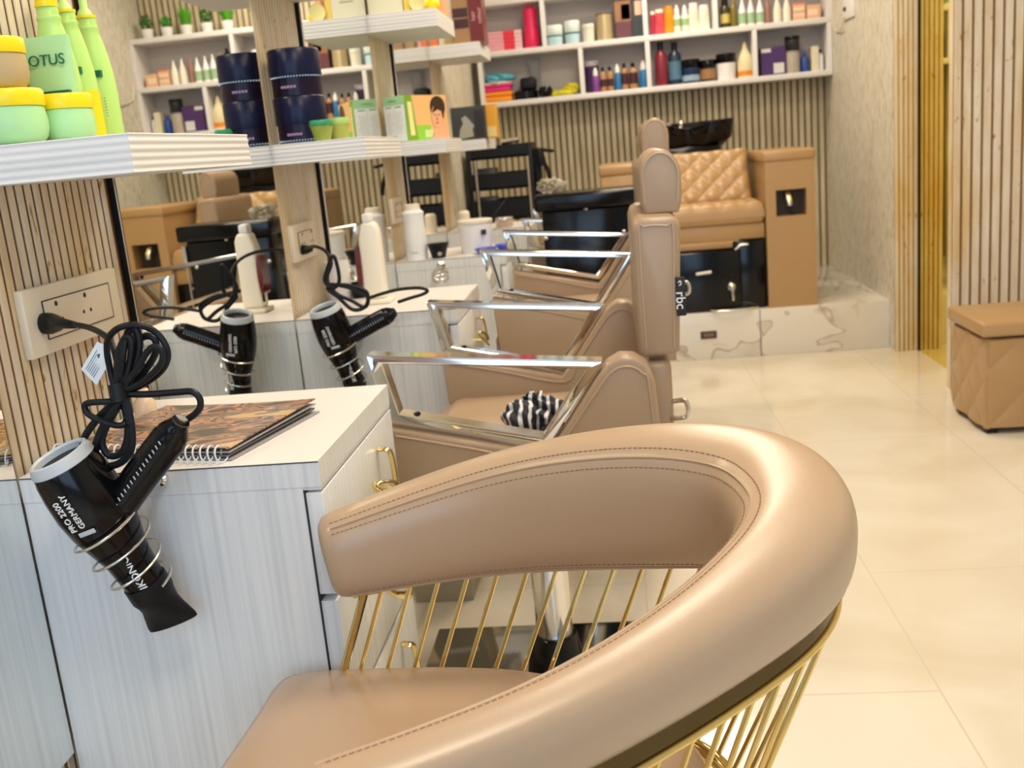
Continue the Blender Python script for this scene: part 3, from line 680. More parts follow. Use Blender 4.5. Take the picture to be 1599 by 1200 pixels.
for i in range(24*14): a = 2*PI*i/14; co.append((-.12+.285*i/(24*14), .002+.0115*math.cos(a), .0125+.0115*math.sin(a)))
b.tube(co, .0012, 6); ob('spiral_binding', b, mat('white_wire', (.75, .82, .85), .3), mg)
b = B(); p = at(222, 660, z=ZT); b.lathe([(.018, 0), (.019, .004), (.017, .03), (.010, .038), (.010, .05), (.008, .052)], (p.x, p.y+.02, ZT), n=20)
# small clear-ish peach bottle behind the cord
tag(ob('small_bottle', b, mat('peach_translucent', (.80, .60, .42), .25)), 'small translucent peach bottle behind the dryer cord on the nearest cabinet', 'bottle')

# ------------------------------------------------------------------ product builders
def bottle(x, y, z, r, h, body, cap, label, cat_='bottle', group=None, kind='round', name='bottle', band=None, flat=1.0):
    t = thing(name, (x, y, z), label, cat_, group); b = B()
    if kind == 'round':
        pr = [(r*.95, 0), (r, .004), (r, h*.66), (r*.9, h*.72), (r*.42, h*.80), (r*.40, h*.84)]; c = [(r*.46, h*.83), (r*.46, h*.985), (r*.40, h)]
    elif kind == 'cone':
        pr = [(r*.95, 0), (r, .006), (r, h*.45), (r*.78, h*.62), (r*.40, h*.80), (r*.36, h*.84)]; c = [(r*.38, h*.83), (r*.26, h*.93), (r*.14, h)]
    elif kind == 'spray':
        pr = [(r*.95, 0), (r, .004), (r, h*.60), (r*.72, h*.66), (r*.70, h*.68)]; c = [(r*.72, h*.67), (r*.66, h*.86), (r*.40, h*.90), (r*.36, h)]
    elif kind == 'wide':
        pr = [(r*.95, 0), (r, .004), (r*.97, h*.30), (r*.84, h*.55), (r*.82, h*.70), (r*.86, h*.86)]; c = [(r*.86, h*.85), (r*.88, h*.93), (r*.60, h*.955), (r*.5, h)]
    b.lathe(pr, (x, y, z), n=20, sy=flat); ob('bottle_body', b, body, t)
    b = B(); b.lathe(c, (x, y, z), n=16, sy=flat); ob('cap', b, cap, t)
    if band:
        b = B(); z0, z1, bm_ = band; b.lathe([(r*1.012, h*z0), (r*1.012, h*z1)], (x, y, z), n=20, sy=flat); ob('band', b, bm_, t)
    return t
def jar(x, y, z, r, h, body, lid, label, cat_='jar', group=None, lf=.30, taper=.92, band=None, bowl=False):
    t = thing('jar', (x, y, z), label, cat_, group); b = B(); b.lathe([(r*.62, 0), (r*.80, h*.03), (r*.93, h*.12), (r*1.0, h*.28), (r*1.01, h*.45), (r*.96, h*(1-lf)), (r*.9, h*(1-lf)+.001)] if bowl else [(r*taper*.95, 0), (r*taper, .003), (r*.98, h*(1-lf)), (r*.9, h*(1-lf)+.001)], (x, y, z), n=36); ob('jar_body', b, body, t)
    b = B(); b.lathe([(r, h*(1-lf)+.0005), (r*1.02, h*(1-lf)+.002), (r*1.02, h-.003), (r*.97, h)], (x, y, z), n=28); ob('lid', b, lid, t)
    if band: b = B(); b.lathe([(r*1.0, h*band[0]), (r*1.0, h*band[1])], (x, y, z), n=28); ob('band', b, band[2], t)
    return t
def tubep(x, y, z, r, h, body, cap, label, cap_low=False, group=None):
    """soft tube: round cap end, flattened sealed end"""
    t = thing('tube', (x, y, z), label, 'tube', group); b = B(); vs = []; fs = []; n = 20
    L = [(0.16, 1, 1), (.3, 1, .95), (.6, 1.02, .6), (.9, 1.05, .18), (1, 1.05, .06)] if cap_low else [(0, 1.05, .08), (.1, 1.05, .2), (.45, 1.02, .6), (.8, 1, .98), (.86, .95, .95)]
    for u, a, c in L:
        for j in range(n): q = 2*PI*j/n; vs.append((x+math.cos(q)*r*a, y+math.sin(q)*r*c, z+h*u))
    for i in range(len(L)-1):
        for j in range(n): fs.append((i*n+j, i*n+(j+1) % n, (i+1)*n+(j+1) % n, (i+1)*n+j))
    fs.append(list(range(n))); fs.append([(len(L)-1)*n+j for j in range(n)]); b.add(vs, fs); ob('tube_body', b, body, t)
    b = B(); b.lathe([(r*.95, 0), (r*.97, h*.16)] if cap_low else [(r*.9, h*.85), (r*.88, h)], (x, y, z), n=20); ob('cap', b, cap, t); return t
def carton(x0, x1, y0, y1, z0, z1, m, label, cat_='box', group=None, name='box', panel=None, pface='y', r=.001):
    t = thing(name, ((x0+x1)/2, (y0+y1)/2, z0), label, cat_, group); b = B(); b.box(x0, x1, y0, y1, z0, z1, 0, r, 1); ob('box_body', b, m, t)
    for k, pn in enumerate(panel or []):
        a0, a1, c0, c1, pm = pn; b = B()
        if pface == 'y': b.box(x0+(x1-x0)*a0, x0+(x1-x0)*a1, y0-.0012, y0-.0002, z0+(z1-z0)*c0, z0+(z1-z0)*c1)
        else: b.box(x1+.0002, x1+.0012, y0+(y1-y0)*a0, y0+(y1-y0)*a1, z0+(z1-z0)*c0, z0+(z1-z0)*c1)
        ob('printed_panel', b, pm, t)
    return t

C = lambda name, r, g, b_, ro=.35, **k: mat(name, (r, g, b_), ro, **k)
LIME = C('lime_green', .42, .70, .14); MINT = C('mint_green', .42, .74, .36); YEL = C('yellow_cap', .88, .70, .01); DGR = C('dark_green_print', .01, .14, .08)
PALEG = C('pale_green', .50, .78, .22)
# ---------------- shelf 1: green range of products
jar(.074, 1.305, SZ, .044, .070, MINT, YEL, 'mint green jar with a yellow lid directly under the jar of tan cream', lf=.32, bowl=True)
jar(.070, 1.305, SZ+.071, .036, .064, C('tan_cream_in_jar', .50, .38, .20), YEL, 'jar of tan cream with a yellow lid stacked on the mint green jar', lf=.32, bowl=True)
jar(.112, 1.375, SZ, .037, .064, MINT, YEL, 'mint green jar with a yellow lid to the right of the stacked jars', lf=.32, bowl=True)
p = Vector((.072, 1.43, 0))
tb = thing('tube', (p.x, p.y, SZ), 'pale green squeeze tube with dark lettering standing behind the jars', 'tube')
b = B(); vs = []; fs = []; n = 24; L = [(0, .034, .020), (.3, .034, .018), (.7, .036, .012), (.95, .037, .004), (1, .035, .002)]
for u, rx, ry in L:
    for j in range(n): a = 2*PI*j/n; vs.append((p.x+math.cos(a)*rx, p.y+math.sin(a)*ry, SZ+.150*u))
for i in range(4):
    for j in range(n): fs.append((i*n+j, i*n+(j+1) % n, (i+1)*n+(j+1) % n, (i+1)*n+j))
fs += [list(range(n)), [4*n+j for j in range(n)]]; b.add(vs, fs); ob('tube_body', b, MINT, tb)
text('lettering', 'LOTUS', .021, (p.x-.002, p.y-.0125, SZ+.116), basis((1, 0, 0), (0, .12, 1)), DGR, tb, .0008)
b = B(); b.box(p.x-.025, p.x+.031, p.y-.0185, p.y-.010, SZ+.062, SZ+.074); ob('band', b, DGR, tb)
for k, (u, v_, y, dz, lab) in enumerate(((96, 210, 1.47, 0, 'tall lime green bottle with a yellow neck, leftmost of the three on the nearest shelf'), (130, 210, 1.53, 0, 'tall lime green bottle in the middle of the three on the nearest shelf'), (164, 207, 1.60, 0, 'tall lime green bottle at the right end of the nearest shelf'))):
    x = (.062, .056, .052)[k]
    t = thing('tall_bottle', (x, y, SZ), lab, 'bottle', 'tall green bottles on the nearest shelf')
    b = B(); b.lathe([(.027, 0), (.030, .005), (.030, .085), (.0285, .11), (.024, .14), (.0185, .165), (.0165, .175), (.0175, .177), (.0175, .181), (.0155, .183), (.0155, .196), (.012, .198)], (x, y, SZ), n=32, sy=.8); ob('bottle_body', b, PALEG, t)
    b = B(); b.lathe([(.0148, .196), (.0148, .218), (.013, .220)] if k == 0 else [(.0120, .196), (.0100, .205), (.006, .21), (.006, .235), (.013, .238), (.013, .250)], (x, y, SZ), n=24); ob('pump_cap', b, YEL if k == 0 else PALEG, t)
    b = B(); b.lathe([(.0160, .1945), (.0160, .1985)], (x, y, SZ), n=24); ob('yellow_ring', b, YEL, t)
    b = B(); b.box(x-.010, x+.020, y-.0232, y-.014, SZ+.104, SZ+.114); ob('band', b, DGR, t)
    if k == 1:
        b = B(); b.lathe([(.0304, .006), (.0304, .080)], (x, y, SZ), n=32, sy=.82); b.v = [q for q in b.v]; ob('yellow_label', b, YEL, t)
        text('lettering', 'LOTUS', .020, (x+.004, y-.0250, SZ+.045), basis((0, 0, 1), (-1, 0, 0)), C('orange_print', .75, .28, .02), t, .001)
    if k == 2:
        b = B()
        for q in range(7): b.tube([(x-.002, y-.0243, SZ+.045+.0045*q), (x+.019, y-.0190, SZ+.045+.0045*q)], .0005, 4)
        ob('print_lines', b, DGR, t)

# ---------------- shelf 2: blue drums and green jars
NAVY = C('navy_lacquer', .004, .006, .035, .30, spec=.3); NAVY2 = C('dark_violet_lacquer', .008, .003, .02, .3, spec=.3); SILV = C('silver_dots', .65, .65, .60, .3, metal=1)
for k, (z0, h, lab) in enumerate(((SZ, .113, 'dark navy round drum at the bottom of the stack on the second shelf'), (SZ+.114, .113, 'dark navy round drum on top of the stack on the second shelf'))):
    x, y, r = .081, 2.588, .064
    t = thing('drum', (x, y, z0), lab, 'drum', 'stacked navy drums')
    b = B(); b.lathe([(r*.97, 0), (r*.97, h*.62)], (x, y, z0), n=40); ob('drum_body', b, NAVY2, t)
    b = B(); b.lathe([(r, h*.40), (r*1.01, h*.42), (r*1.01, h-.004), (r*.97, h)], (x, y, z0), n=40); ob('lid', b, NAVY, t)
    b = B()
    for q in range(56): a = 2*PI*q/56; b.box(x+math.cos(a)*r*1.01-.0012, x+math.cos(a)*r*1.01+.0012, y+math.sin(a)*r*1.01-.0012, y+math.sin(a)*r*1.01+.0012, z0+h*(.40 if k else .05)-.001, z0+h*(.40 if k else .05)+.0015)
    ob('dotted_trim', b, SILV, t)
    b = B()
    for q in range(5): a = -1.9+.13*q; b.box(x+math.cos(a)*r*.98-.003, x+math.cos(a)*r*.98+.003, y+math.sin(a)*r*.98-.001, y+math.sin(a)*r*.98+.001, z0+.018, z0+.024)
    ob('emblem', b, C('mauve_print', .35, .22, .38), t)
GJ = C('green_gold_glass', .30, .36, .06, .15)
p = at(503, 216, y=2.56); jar(p.x, p.y, SZ, .032, .050, GJ, C('teal_green_lid', .03, .30, .14), 'small faceted green glass jar with a green lid beside the navy drums', lf=.28, taper=.7)
p = at(527, 214, y=2.66); jar(p.x+.004, p.y, SZ, .032, .056, C('olive_glass', .40, .44, .08, .15), C('light_green_lid', .38, .60, .16), 'small olive jar with a light green lid behind the faceted green jar', lf=.3, taper=.75)

# ---------------- shelf 3: facial kit box
PAPER = C('printed_white', .88, .92, .92); GRN = C('kit_green', .38, .70, .38)
t = thing('kit_box', (.09, 3.93, SZ), 'white and green facial kit box with a picture of a woman, on the third shelf', 'box')
# box frame: e1 along the picture face, e2 out of it, origin at the near corner
E1 = Vector((.433, .901, 0)); E2 = Vector((.901, -.433, 0)); KT = Matrix(((E1.x, E2.x, 0, .112), (E1.y, E2.y, 0, 3.808), (0, 0, 1, SZ), (0, 0, 0, 1)))
KH = .166
def kb(): q = B(); q.T = KT; return q
b = kb(); b.box(0, .27, -.098, 0, 0, KH, 0, .001, 1); ob('box_body', b, GRN, t)
b = kb(); b.box(-.0012, -.0002, -.096, -.004, .004, KH*.80); sd = ob('white_side', b, PAPER, t)
b = kb()
for k in range(2): b.box(-.0022, -.0013, -.088+.044*k, -.060+.044*k, KH*.75, KH*.775)
b.box(-.0022, -.0013, -.088, -.050, .020, .023); b.box(-.0022, -.0013, -.050, -.0494, .02, KH*.78)
for k in range(10): b.box(-.0020, -.0013, -.088, -.088+.034*(.6+.4*((k*37) % 10)/10), .034+.0080*k, .0348+.0080*k); b.box(-.0020, -.0013, -.044, -.044+.034*(.6+.4*((k*53) % 10)/10), .034+.0080*k, .0348+.0080*k)
b.box(-.0022, -.0003, -.075, -.035, KH*.89, KH*.905); ob('print_lines', b, C('grey_green_print', .20, .32, .28), sd)
def fpanel(pl, m, name, par, dx=.0):
    b = kb(); T_ = b.T; b.T = T_ @ Matrix(((0, 1, 0, 0), (1, 0, 0, 0), (0, 0, 1, 0), (0, 0, 0, 1))); b.prism(pl, 'x', dx+.0002, dx+.001); return ob(name, b, m, par)
ell = lambda cx_, cz_, rx, rz: [(cx_+rx*math.cos(2*PI*i/24), cz_+rz*math.sin(2*PI*i/24)) for i in range(24)]
fpanel([(0, 0), (.27, 0), (.27, KH), (0, KH)], C('peach_print', .80, .48, .20), 'picture_face', t)
fpanel([(0, 0), (.065, 0), (.045, KH), (0, KH)], C('leaf_green_print', .18, .38, .02), 'green_edge', t, .0008)
fpanel([(.018, .02), (.046, .02), (.040, KH*.86), (.014, KH*.86)], C('pale_yellow_print', .80, .74, .35), 'yellow_strip', t, .0016)
fpanel([(.065, .0), (.15, .0), (.15, .056), (.065, .056)], C('leaf_green_print2', .25, .60, .05), 'green_block', t, .0008)
fpanel([(.11, .01), (.17, .01), (.17, .038), (.11, .038)], C('pale_lime_print', .62, .72, .35), 'lime_block', t, .0012)
fpanel([(.150, 0), (.262, 0), (.255, .04), (.235, .075), (.185, .075), (.17, .04)], C('skin_print', .78, .42, .24), 'shoulder_print', t, .0012)
fpanel(ell(.208, .122, .050, .040), C('hair_print', .03, .015, .012), 'hair_print', t, .0018)
fpanel(ell(.196, .085, .036, .043), C('skin_print', .78, .42, .24), 'face_print', t, .0024)
fpanel([(.163, .098), (.185, .128), (.230, .128), (.246, .090), (.236, .075), (.228, .105), (.205, .112), (.186, .106)], C('hair_print', .03, .015, .012), 'fringe_print', t, .003)
b = kb()
for q in (.182, .208): b.box(q-.007, q+.007, .0035, .0042, .090, .0935)
b.box(.186, .202, .0035, .0042, .060, .0635); b.box(.193, .197, .0035, .0042, .070, .084); ob('facial_features', b, C('dark_brown_print', .10, .03, .02), t)

# ---------------- shelf 4 boxes
y0 = Y1+3*PITCHY+.004
L_, R_ = at(706, 200, y=y0+.01), at(760, 200, y=y0+.01)
t = thing('picture_box', ((L_.x+R_.x)/2, y0+.04, SZ), 'dark grey box with a pale figure printed on it, on the fourth shelf', 'box')
b = B(); b.box(L_.x, R_.x, y0+.008, y0+.09, SZ, SZ+.158, 0, .001, 1); ob('box_body', b, C('charcoal_print', .045, .042, .032, .3), t)
w_ = R_.x-L_.x
b = B()
fig = [(.30, .05), (.62, .10), (.60, .30), (.66, .42), (.52, .62), (.42, .74), (.30, .66), (.34, .50), (.24, .34), (.20, .12)]
b.prism([(L_.x+w_*a, SZ+.158*c) for a, c in fig], 'y', y0+.0065, y0+.0078); ob('figure_print', b, C('pale_grey_print', .36, .35, .30), t)
b = B(); b.box(L_.x+w_*.68, L_.x+w_*.95, y0+.0065, y0+.0078, SZ+.01, SZ+.14); ob('dark_panel', b, C('black_print', .02, .014, .012), t)
L2, R2 = at(759, 190, y=y0+.05), at(776, 190, y=y0+.05)
carton(L2.x, R2.x, y0+.05, y0+.14, SZ, SZ+.162, C('amber_print', .75, .36, .02), 'amber yellow box standing right of the dark picture box', panel=[(.1, .9, .04, .34, C('pale_amber', .80, .62, .25))])

# ---------------- upper shelves 3 and 4
UZ = 1.712; y0 = Y1+2*PITCHY+.004
carton(.018, .145, y0+.02, y0+.16, UZ, UZ+.15, C('ivory_box', .78, .76, .56), 'large ivory carton on the upper shelf beside the yellow cup', panel=[(.35, .75, .35, .38, C('grey_print', .35, .36, .32)), (.4, .7, .42, .44, C('grey_print', .35, .36, .32))])
carton(.148, .17, y0+.03, y0+.16, UZ, UZ+.16, C('yellow_box', .85, .62, .10), 'narrow yellow carton touching the large ivory carton')
t = thing('cup', (.205, y0+.03, UZ), 'yellow cup lying on its side on the upper shelf', 'cup')
b = B(); b.lathe([(.018, .06), (.027, 0), (.030, -.002), (.026, .002), (.016, .056)], (.200, y0+.02, UZ+.029), (.25, 1, 0), 24); ob('cup_body', b, YEL, t)
b = B(); b.lathe([(.026, -.001), (.0305, -.003), (.0305, .001)], (.200, y0+.02, UZ+.029), (.25, 1, 0), 24); ob('rim', b, C('pale_yellow', .88, .80, .35), t)
b = B(); blob(b, (.235, y0+.13, UZ+.028), (.03, .035, .028), 4, .05, flat=UZ); tag(ob('lemon_tin', b, YEL), 'rounded yellow tin behind the yellow cup on the upper shelf', 'tin')
carton(.235, .262, y0+.22, y0+.36, UZ, UZ+.11, C('peach_box', .80, .42, .22), 'peach coloured carton at the far end of the upper shelf')
y0 = Y1+3*PITCHY+.004
L_, R_ = at(733, 30, y=y0+.03), at(754, 30, y=y0+.03)
L0 = at(706, 30, y=y0+.03)
t = thing('maroon_box', ((L_.x+R_.x)/2, y0+.1, UZ), 'tall maroon and brown gift box on the far upper shelf', 'box')
b = B(); b.box(L_.x, R_.x, y0+.03, y0+.20, UZ, UZ+.30, 0, .001, 1); mb = ob('box_body', b, C('maroon_print', .16, .014, .012, .3), t)
b = B(); b.box(L0.x, L_.x-.0003, y0+.034, y0+.198, UZ, UZ+.30, 0, .001, 1); ob('brown_face', b, C('brown_gold_print', .36, .20, .09), t)
b = B()
for k in range(2): b.box(L0.x+.005, L_.x-.006, y0+.032, y0+.0336, UZ+.07+.05*k, UZ+.112+.05*k)
ob('dark_windows', b, C('dark_maroon', .05, .008, .010), t)
text('lettering', 'hair', .028, ((L_.x+R_.x)/2-.012, y0+.0295, UZ+.12), basis((0, 0, 1), (-1, 0, 0)), C('pink_print', .7, .45, .42), mb)
text('lettering', 'colour', .028, ((L_.x+R_.x)/2+.018, y0+.0295, UZ+.12), basis((0, 0, 1), (-1, 0, 0)), C('pink_print', .7, .45, .42), mb)
carton(.02, .055, y0+.05, y0+.12, UZ, UZ+.055, C('orange_print2', .85, .22, .06), 'small orange carton on the far upper shelf against the mirror')
carton(.09, .15, y0+.06, y0+.16, UZ, UZ+.04, C('ochre_box', .50, .36, .16), 'low ochre carton between the orange carton and the maroon box')

# ---------------- things on the second, third and fourth cabinets
def standing(u, v_, y): p = at(u, v_, y=y); return p.x
x = standing(588, 450, 2.72)
t = thing('wax_heater', (x, 2.72, ZT), 'tall cream roll-on wax heater with a red window on the second cabinet', 'wax heater')
b = B(); b.prism([(x-.032, ZT+.012), (x+.03, ZT+.012), (x+.028, ZT+.20), (x+.018, ZT+.222), (x-.018, ZT+.222), (x-.030, ZT+.18)], 'y', 2.695, 2.745, 0, .010, 3); ob('body', b, C('cream_heater', .86, .80, .66), t, 60)
b = B(); b.box(x-.040, x+.044, 2.68, 2.76, ZT, ZT+.013, 0, .005); ob('base', b, C('cream_heater', .86, .80, .66), t)
b = B(); b.prism([(x-.031+.007*math.sin(a)-.004, ZT+.105+.055*math.cos(a)) for a in [2*PI*i/20 for i in range(20)]], 'y', 2.69, 2.75); ob('wax_window', b, C('red_wax', .14, .02, .015, .15), t)
b = B(); b.box(x-.014, x+.012, 2.70, 2.74, ZT+.220, ZT+.245, 0, .006); ob('cap', b, WHITE, t)
b = B(); b.tube([(x-.0335, 2.70, ZT+.03), (x-.0335, 2.70, ZT+.05)], .004, 8); ob('switch', b, BLACKM, t)
x = standing(530, 440, 2.84)
b = B(); b.lathe([(.034, 0), (.036, .01), (.036, .105), (.034, .11)], (.045, 2.86, ZT), n=24); tag(ob('white_beaker', b, WHITE), 'plain white beaker on the second cabinet close to the mirror', 'beaker')
b = B(); b.box(.085, .125, 2.84, 2.90, ZT, ZT+.05, 0, .006); tag(ob('clip_case', b, BLACK), 'small black case on the second cabinet behind the wax heater', 'case')
yc3 = Y1+2*PITCHY
x = standing(652, 400, yc3+.06)
t = thing('powder_bottle', (x, yc3+.06, ZT), 'white powder bottle with a notched cap on the third cabinet', 'bottle')
b = B(); b.lathe([(.040, 0), (.042, .006), (.043, .09), (.040, .16), (.043, .178), (.034, .186), (.030, .19)], (x, yc3+.06, ZT), n=32); ob('bottle_body', b, C('white_bottle', .84, .86, .88), t)
b = B(); b.lathe([(.028, .188), (.031, .191), (.030, .208), (.026, .211)], (x, yc3+.06, ZT), n=28); ob('cap', b, C('cream_cap', .82, .76, .64), t)
b = B(); b.box(x-.015, x+.015, yc3+.017, yc3+.020, ZT+.028, ZT+.030); ob('print_line', b, C('grey_print', .35, .36, .32), t)
def bowl(x, y, z, r, h, m, label, group=None, cat_='bowl'):
    b = B(); b.lathe([(r*.62, 0), (r*.66, .002), (r*.97, h-.004), (r*1.08, h-.003), (r*1.08, h), (r*.93, h), (r*.60, .006), (r*.1, .005)], (x, y, z), n=32)
    return tag(ob('bowl', b, m), label, cat_, group)
x = standing(686, 402, yc3+.05); bowl(x, yc3+.052, ZT, .040, .055, BLACKM, 'black plastic tint bowl on the third cabinet in front of the white tub')
x = standing(745, 393, yc3+.15)
t = thing('white_tub', (x, yc3+.17, ZT), 'large white tub with a cream lid on the third cabinet', 'tub')
b = B(); b.lathe([(.060, 0), (.062, .004), (.066, .112), (.062, .114)], (x, yc3+.17, ZT), n=36); ob('tub_body', b, C('white_tub', .84, .84, .84), t)
b = B(); b.lathe([(.069, .112), (.070, .114), (.070, .124), (.060, .127)], (x, yc3+.17, ZT), n=36); ob('lid', b, C('cream_cap', .82, .76, .64), t)
b = B(); b.prism([(x+.030, ZT+.070), (x+.048, ZT+.070), (x+.048, ZT+.088), (x+.030, ZT+.088)], 'y', yc3+.105, yc3+.125); ob('label_patch', b, DARKLINE, t)
BLU = C('blue_plastic', .05, .09, .62, .3)
bowl(standing(765, 398, yc3+.06)-.012, yc3+.065, ZT, .042, .022, BLU, 'shallow blue bowl at the front of the third cabinet', 'blue bowls')
bowl(standing(790, 394, yc3+.16), yc3+.16, ZT, .038, .022, BLU, 'shallow blue bowl behind the first blue bowl, right of the white tub', 'blue bowls')
a_, c_ = at(762, 350, y=yc3+.24), at(789, 315, y=yc3+.26)
b = B(); b.tube([Vector((a_.x-.03, yc3+.255, ZT+.006)), a_, c_], .004, 8); b.tube([c_, c_+(c_-a_)*.2], .006, 8, ry=.002); tag(ob('tint_brush', b, BLACKM), 'black tint brush leaning upright behind the white tub', 'brush')
yc4 = Y1+3*PITCHY
x = standing(788, 352, yc4+.05)
t = jar(x, yc4+.07, ZT, .045, .05, C('beige_jar', .50, .40, .32), C('silver_pink_lid', .62, .55, .55, .2, metal=.6), 'low beige jar with a silvery lid on the farthest cabinet', lf=.5)
b = B(); b.lathe([(.03, 0), (.03, .09), (.02, .10)], (.10, yc4+.06, ZT), n=20); tag(ob('cream_canister', b, CREAMP), 'cream canister on the farthest cabinet near the mirror', 'canister')

# ---------------- box on the floor
b = B(); p = at(650, 945, z=0); q = at(740, 940, z=0)
t = thing('floor_carton', ((p.x+q.x)/2, p.y+.1, 0), 'small greyish carton standing on the floor under the second cabinet', 'box')
b.box(p.x, q.x, p.y+.01, p.y+.2, 0, .20, 0, .002); ob('box_body', b, C('grey_card', .40, .36, .26, .7), t)
b = B(); b.box(p.x+.04, q.x-.02, p.y+.008, p.y+.0095, .085, .10); ob('printed_panel', b, WHITE, t)

# ------------------------------------------------------------------ product shelving on the back wall
YS, X0, X1 = 6.66, .055, XA-.003
Z1, Z2, Z3, BT = 1.497, 1.806, 2.112, .033
s = thing('product_shelving', ((X0+X1)/2, YB-.1, Z1-BT), 'white lacquered wall shelving unit full of hair products on the back wall', 'shelving')
b = B(); b.box(X0, X1, YS+.22, YB-.013, Z1-BT, Z3); ob('back_panel', b, C('shelf_back', .55, .50, .48, .6), s)
for z in (Z1, Z2, Z3): b = B(); b.box(X0, X1, YS, YS+.22, z-BT, z, 0, .002); ob('shelf_board', b, WHITEL, s)
def xdiv(u, v_): return at(u, v_, y=YS).x
def upright(x, z0, z1): b = B(); b.box(x-.014, x+.014, YS+.001, YS+.22, z0, z1); ob('upright', b, WHITEL, s)
for u in (747, 908, 1013, 1180): upright(max(X0+.014, xdiv(u, 100)), Z1, Z2-BT)
for u in (848, 1008, 1118): upright(xdiv(u, 30), Z2, Z3-BT)
for z0, z1 in ((Z1, Z2-BT), (Z2, Z3-BT)): upright(X1-.014, z0, z1)
upright(X0+.014, Z2, Z3-BT)
def XH(uL, uR, vT, z, y):
    """left, right and height of a product whose base stands on board z at depth y"""
    um = (uL+uR)/2; a = at(uL, vT, y=y).x; c = at(uR, vT, y=y).x; h = at(um, vT, y=y).z-z; return a, c, h
def P(kind, uL, uR, vT, z, body, cap, label, y=None, **k):
    y = y or YS+.07; a, c, h = XH(uL, uR, vT, z, y); x = (a+c)/2; r = abs(c-a)/2
    if kind in ('round', 'cone', 'spray', 'wide'): return bottle(x, y, z, r, h, body, cap, label, kind=kind, **k)
    if kind == 'jar': return jar(x, y, z, r, h, body, cap, label, **k)
    if kind == 'tube': return tubep(x, y, z, r, h, body, cap, label, **k)
    if kind == 'box': return carton(a, c, y-.03, y+.06, z, z+h, body, label, **k)
# row 2, first compartment
PINK = C('pale_pink_card', .80, .50, .55); HOT = C('hot_pink', .80, .02, .12); RED = C('red_print', .75, .03, .06)
a, c, h = XH(760, 815, 50, Z2, YS+.07)
for k in range(5):
    zz = Z2+k*.024
    carton(a, c, YS+.03, YS+.16, zz, zz+.0225, PINK, ['lowest of the five flat pink and red cartons on the back shelving', 'second from the bottom of the five flat pink and red cartons', 'middle one of the five flat pink and red cartons', 'second from the top of the five flat pink and red cartons', 'topmost of the five flat pink and red cartons'][k],
           group='flat pink cartons', panel=[(.48, .80, .0, 1.0, RED), (.02, .46, .35, .6, C('pink_line', .85, .12, .2))])
P('wide', 814, 840, 10, Z2, HOT, HOT, 'tall hot pink bottle beside the stacked pink cartons', y=YS+.09)
# row 2, second compartment
ICE = C('ice_blue', .50, .72, .78); ICE2 = C('pale_ice', .70, .78, .76)
P('jar', 853, 878, 40, Z2, ICE, ICE2, 'pale blue jar with a whitish lid, left of two in the upper row', lf=.45, band=(.44, .50, C('dark_teal', .01, .10, .12)))
P('jar', 880, 905, 33, Z2, ICE, ICE2, 'pale blue jar with a whitish lid, taller right one of two in the upper row', lf=.45, band=(.44, .50, C('dark_teal', .01, .10, .12)), y=YS+.09)
P('jar', 909, 928, 38, Z2, C('cream_white', .76, .76, .66), C('cream_white2', .70, .72, .62), 'small cream white jar between the blue jars and the gold tin')
P('jar', 930, 956, 21, Z2, C('gold_tin', .52, .42, .24, .3, metal=.4), C('bronze_rim', .20, .15, .08, .3, metal=.5), 'dull gold tin in the upper row of the back shelving', lf=.06, taper=.99)
P('box', 959, 984, 2, Z2, C('plum_brown', .12, .03, .04), None, 'plum brown carton with a portrait on its top half', y=YS+.07, panel=[(0, 1, .45, 1, C('brown_portrait', .30, .13, .05)), (.4, .95, .5, .9, C('face_tint', .72, .46, .32))])
P('box', 984, 1004, -4, Z2, C('near_black', .02, .025, .025), None, 'black carton with a portrait on its top half, right of the plum one', panel=[(.3, .85, .55, .9, C('face_tint', .72, .46, .32))])
# row 2, third compartment
CRE = C('cream_tube', .80, .78, .66); GRB = C('soft_green', .32, .48, .22)
P('tube', 1015, 1023, 18, Z2, C('deep_red', .42, .02, .05), CRE, 'slim deep red tube at the left of the third upper compartment')
P('tube', 1022, 1037, 15, Z2, C('rose_red', .62, .08, .10), CRE, 'rose red tube with a white top beside the orange tube')
P('tube', 1037, 1051, 10, Z2, C('orange_tube', .85, .30, .01), C('orange_tube', .85, .30, .01), 'orange tube in the upper row of the back shelving')
P('spray', 1051, 1062, 8, Z2, C('white_green', .72, .78, .66), WHITE, 'small white and green spray bottle right of the orange tube', band=(.25, .5, GRB))
P('spray', 1063, 1075, 8, Z2, C('white_green', .72, .78, .66), WHITE, 'small white and green spray bottle left of the cream tubes', band=(.25, .5, GRB))
P('tube', 1075, 1090, 5, Z2, CRE, WHITE, 'cream tube with a wide white top, left of a pair')
P('tube', 1091, 1107, 8, Z2, CRE, WHITE, 'cream tube with a wide white top, right of a pair')
# row 2, fourth compartment
P('spray', 1124, 1139, -8, Z2, C('dark_olive_glass', .05, .05, .02, .2), BLACKM, 'dark bottle with a gold label at the left of the last upper compartment', band=(.15, .42, C('gold_label', .62, .50, .14)))
P('round', 1139, 1151, -2, Z2, C('olive_bottle', .18, .14, .02, .2), C('olive_cap', .25, .20, .05), 'olive brown bottle right of the gold labelled dark bottle')
for k, (l, r_) in enumerate(((1152, 1165), (1166, 1178), (1180, 1193))):
    P('cone', l, r_, -4, Z2, C('white_bottle', .84, .86, .88), WHITE, ['left one of three white bottles with green bands', 'middle one of three white bottles with green bands', 'right one of three white bottles with green bands'][k], group='white bottles with green bands', band=(.08, .46, C('sage_band', .34, .50, .30)))
P('round', 1194, 1203, -4, Z2, C('dusty_rose', .34, .16, .13), C('dusty_rose2', .40, .22, .18), 'slim dusty rose bottle right of the green banded bottles')
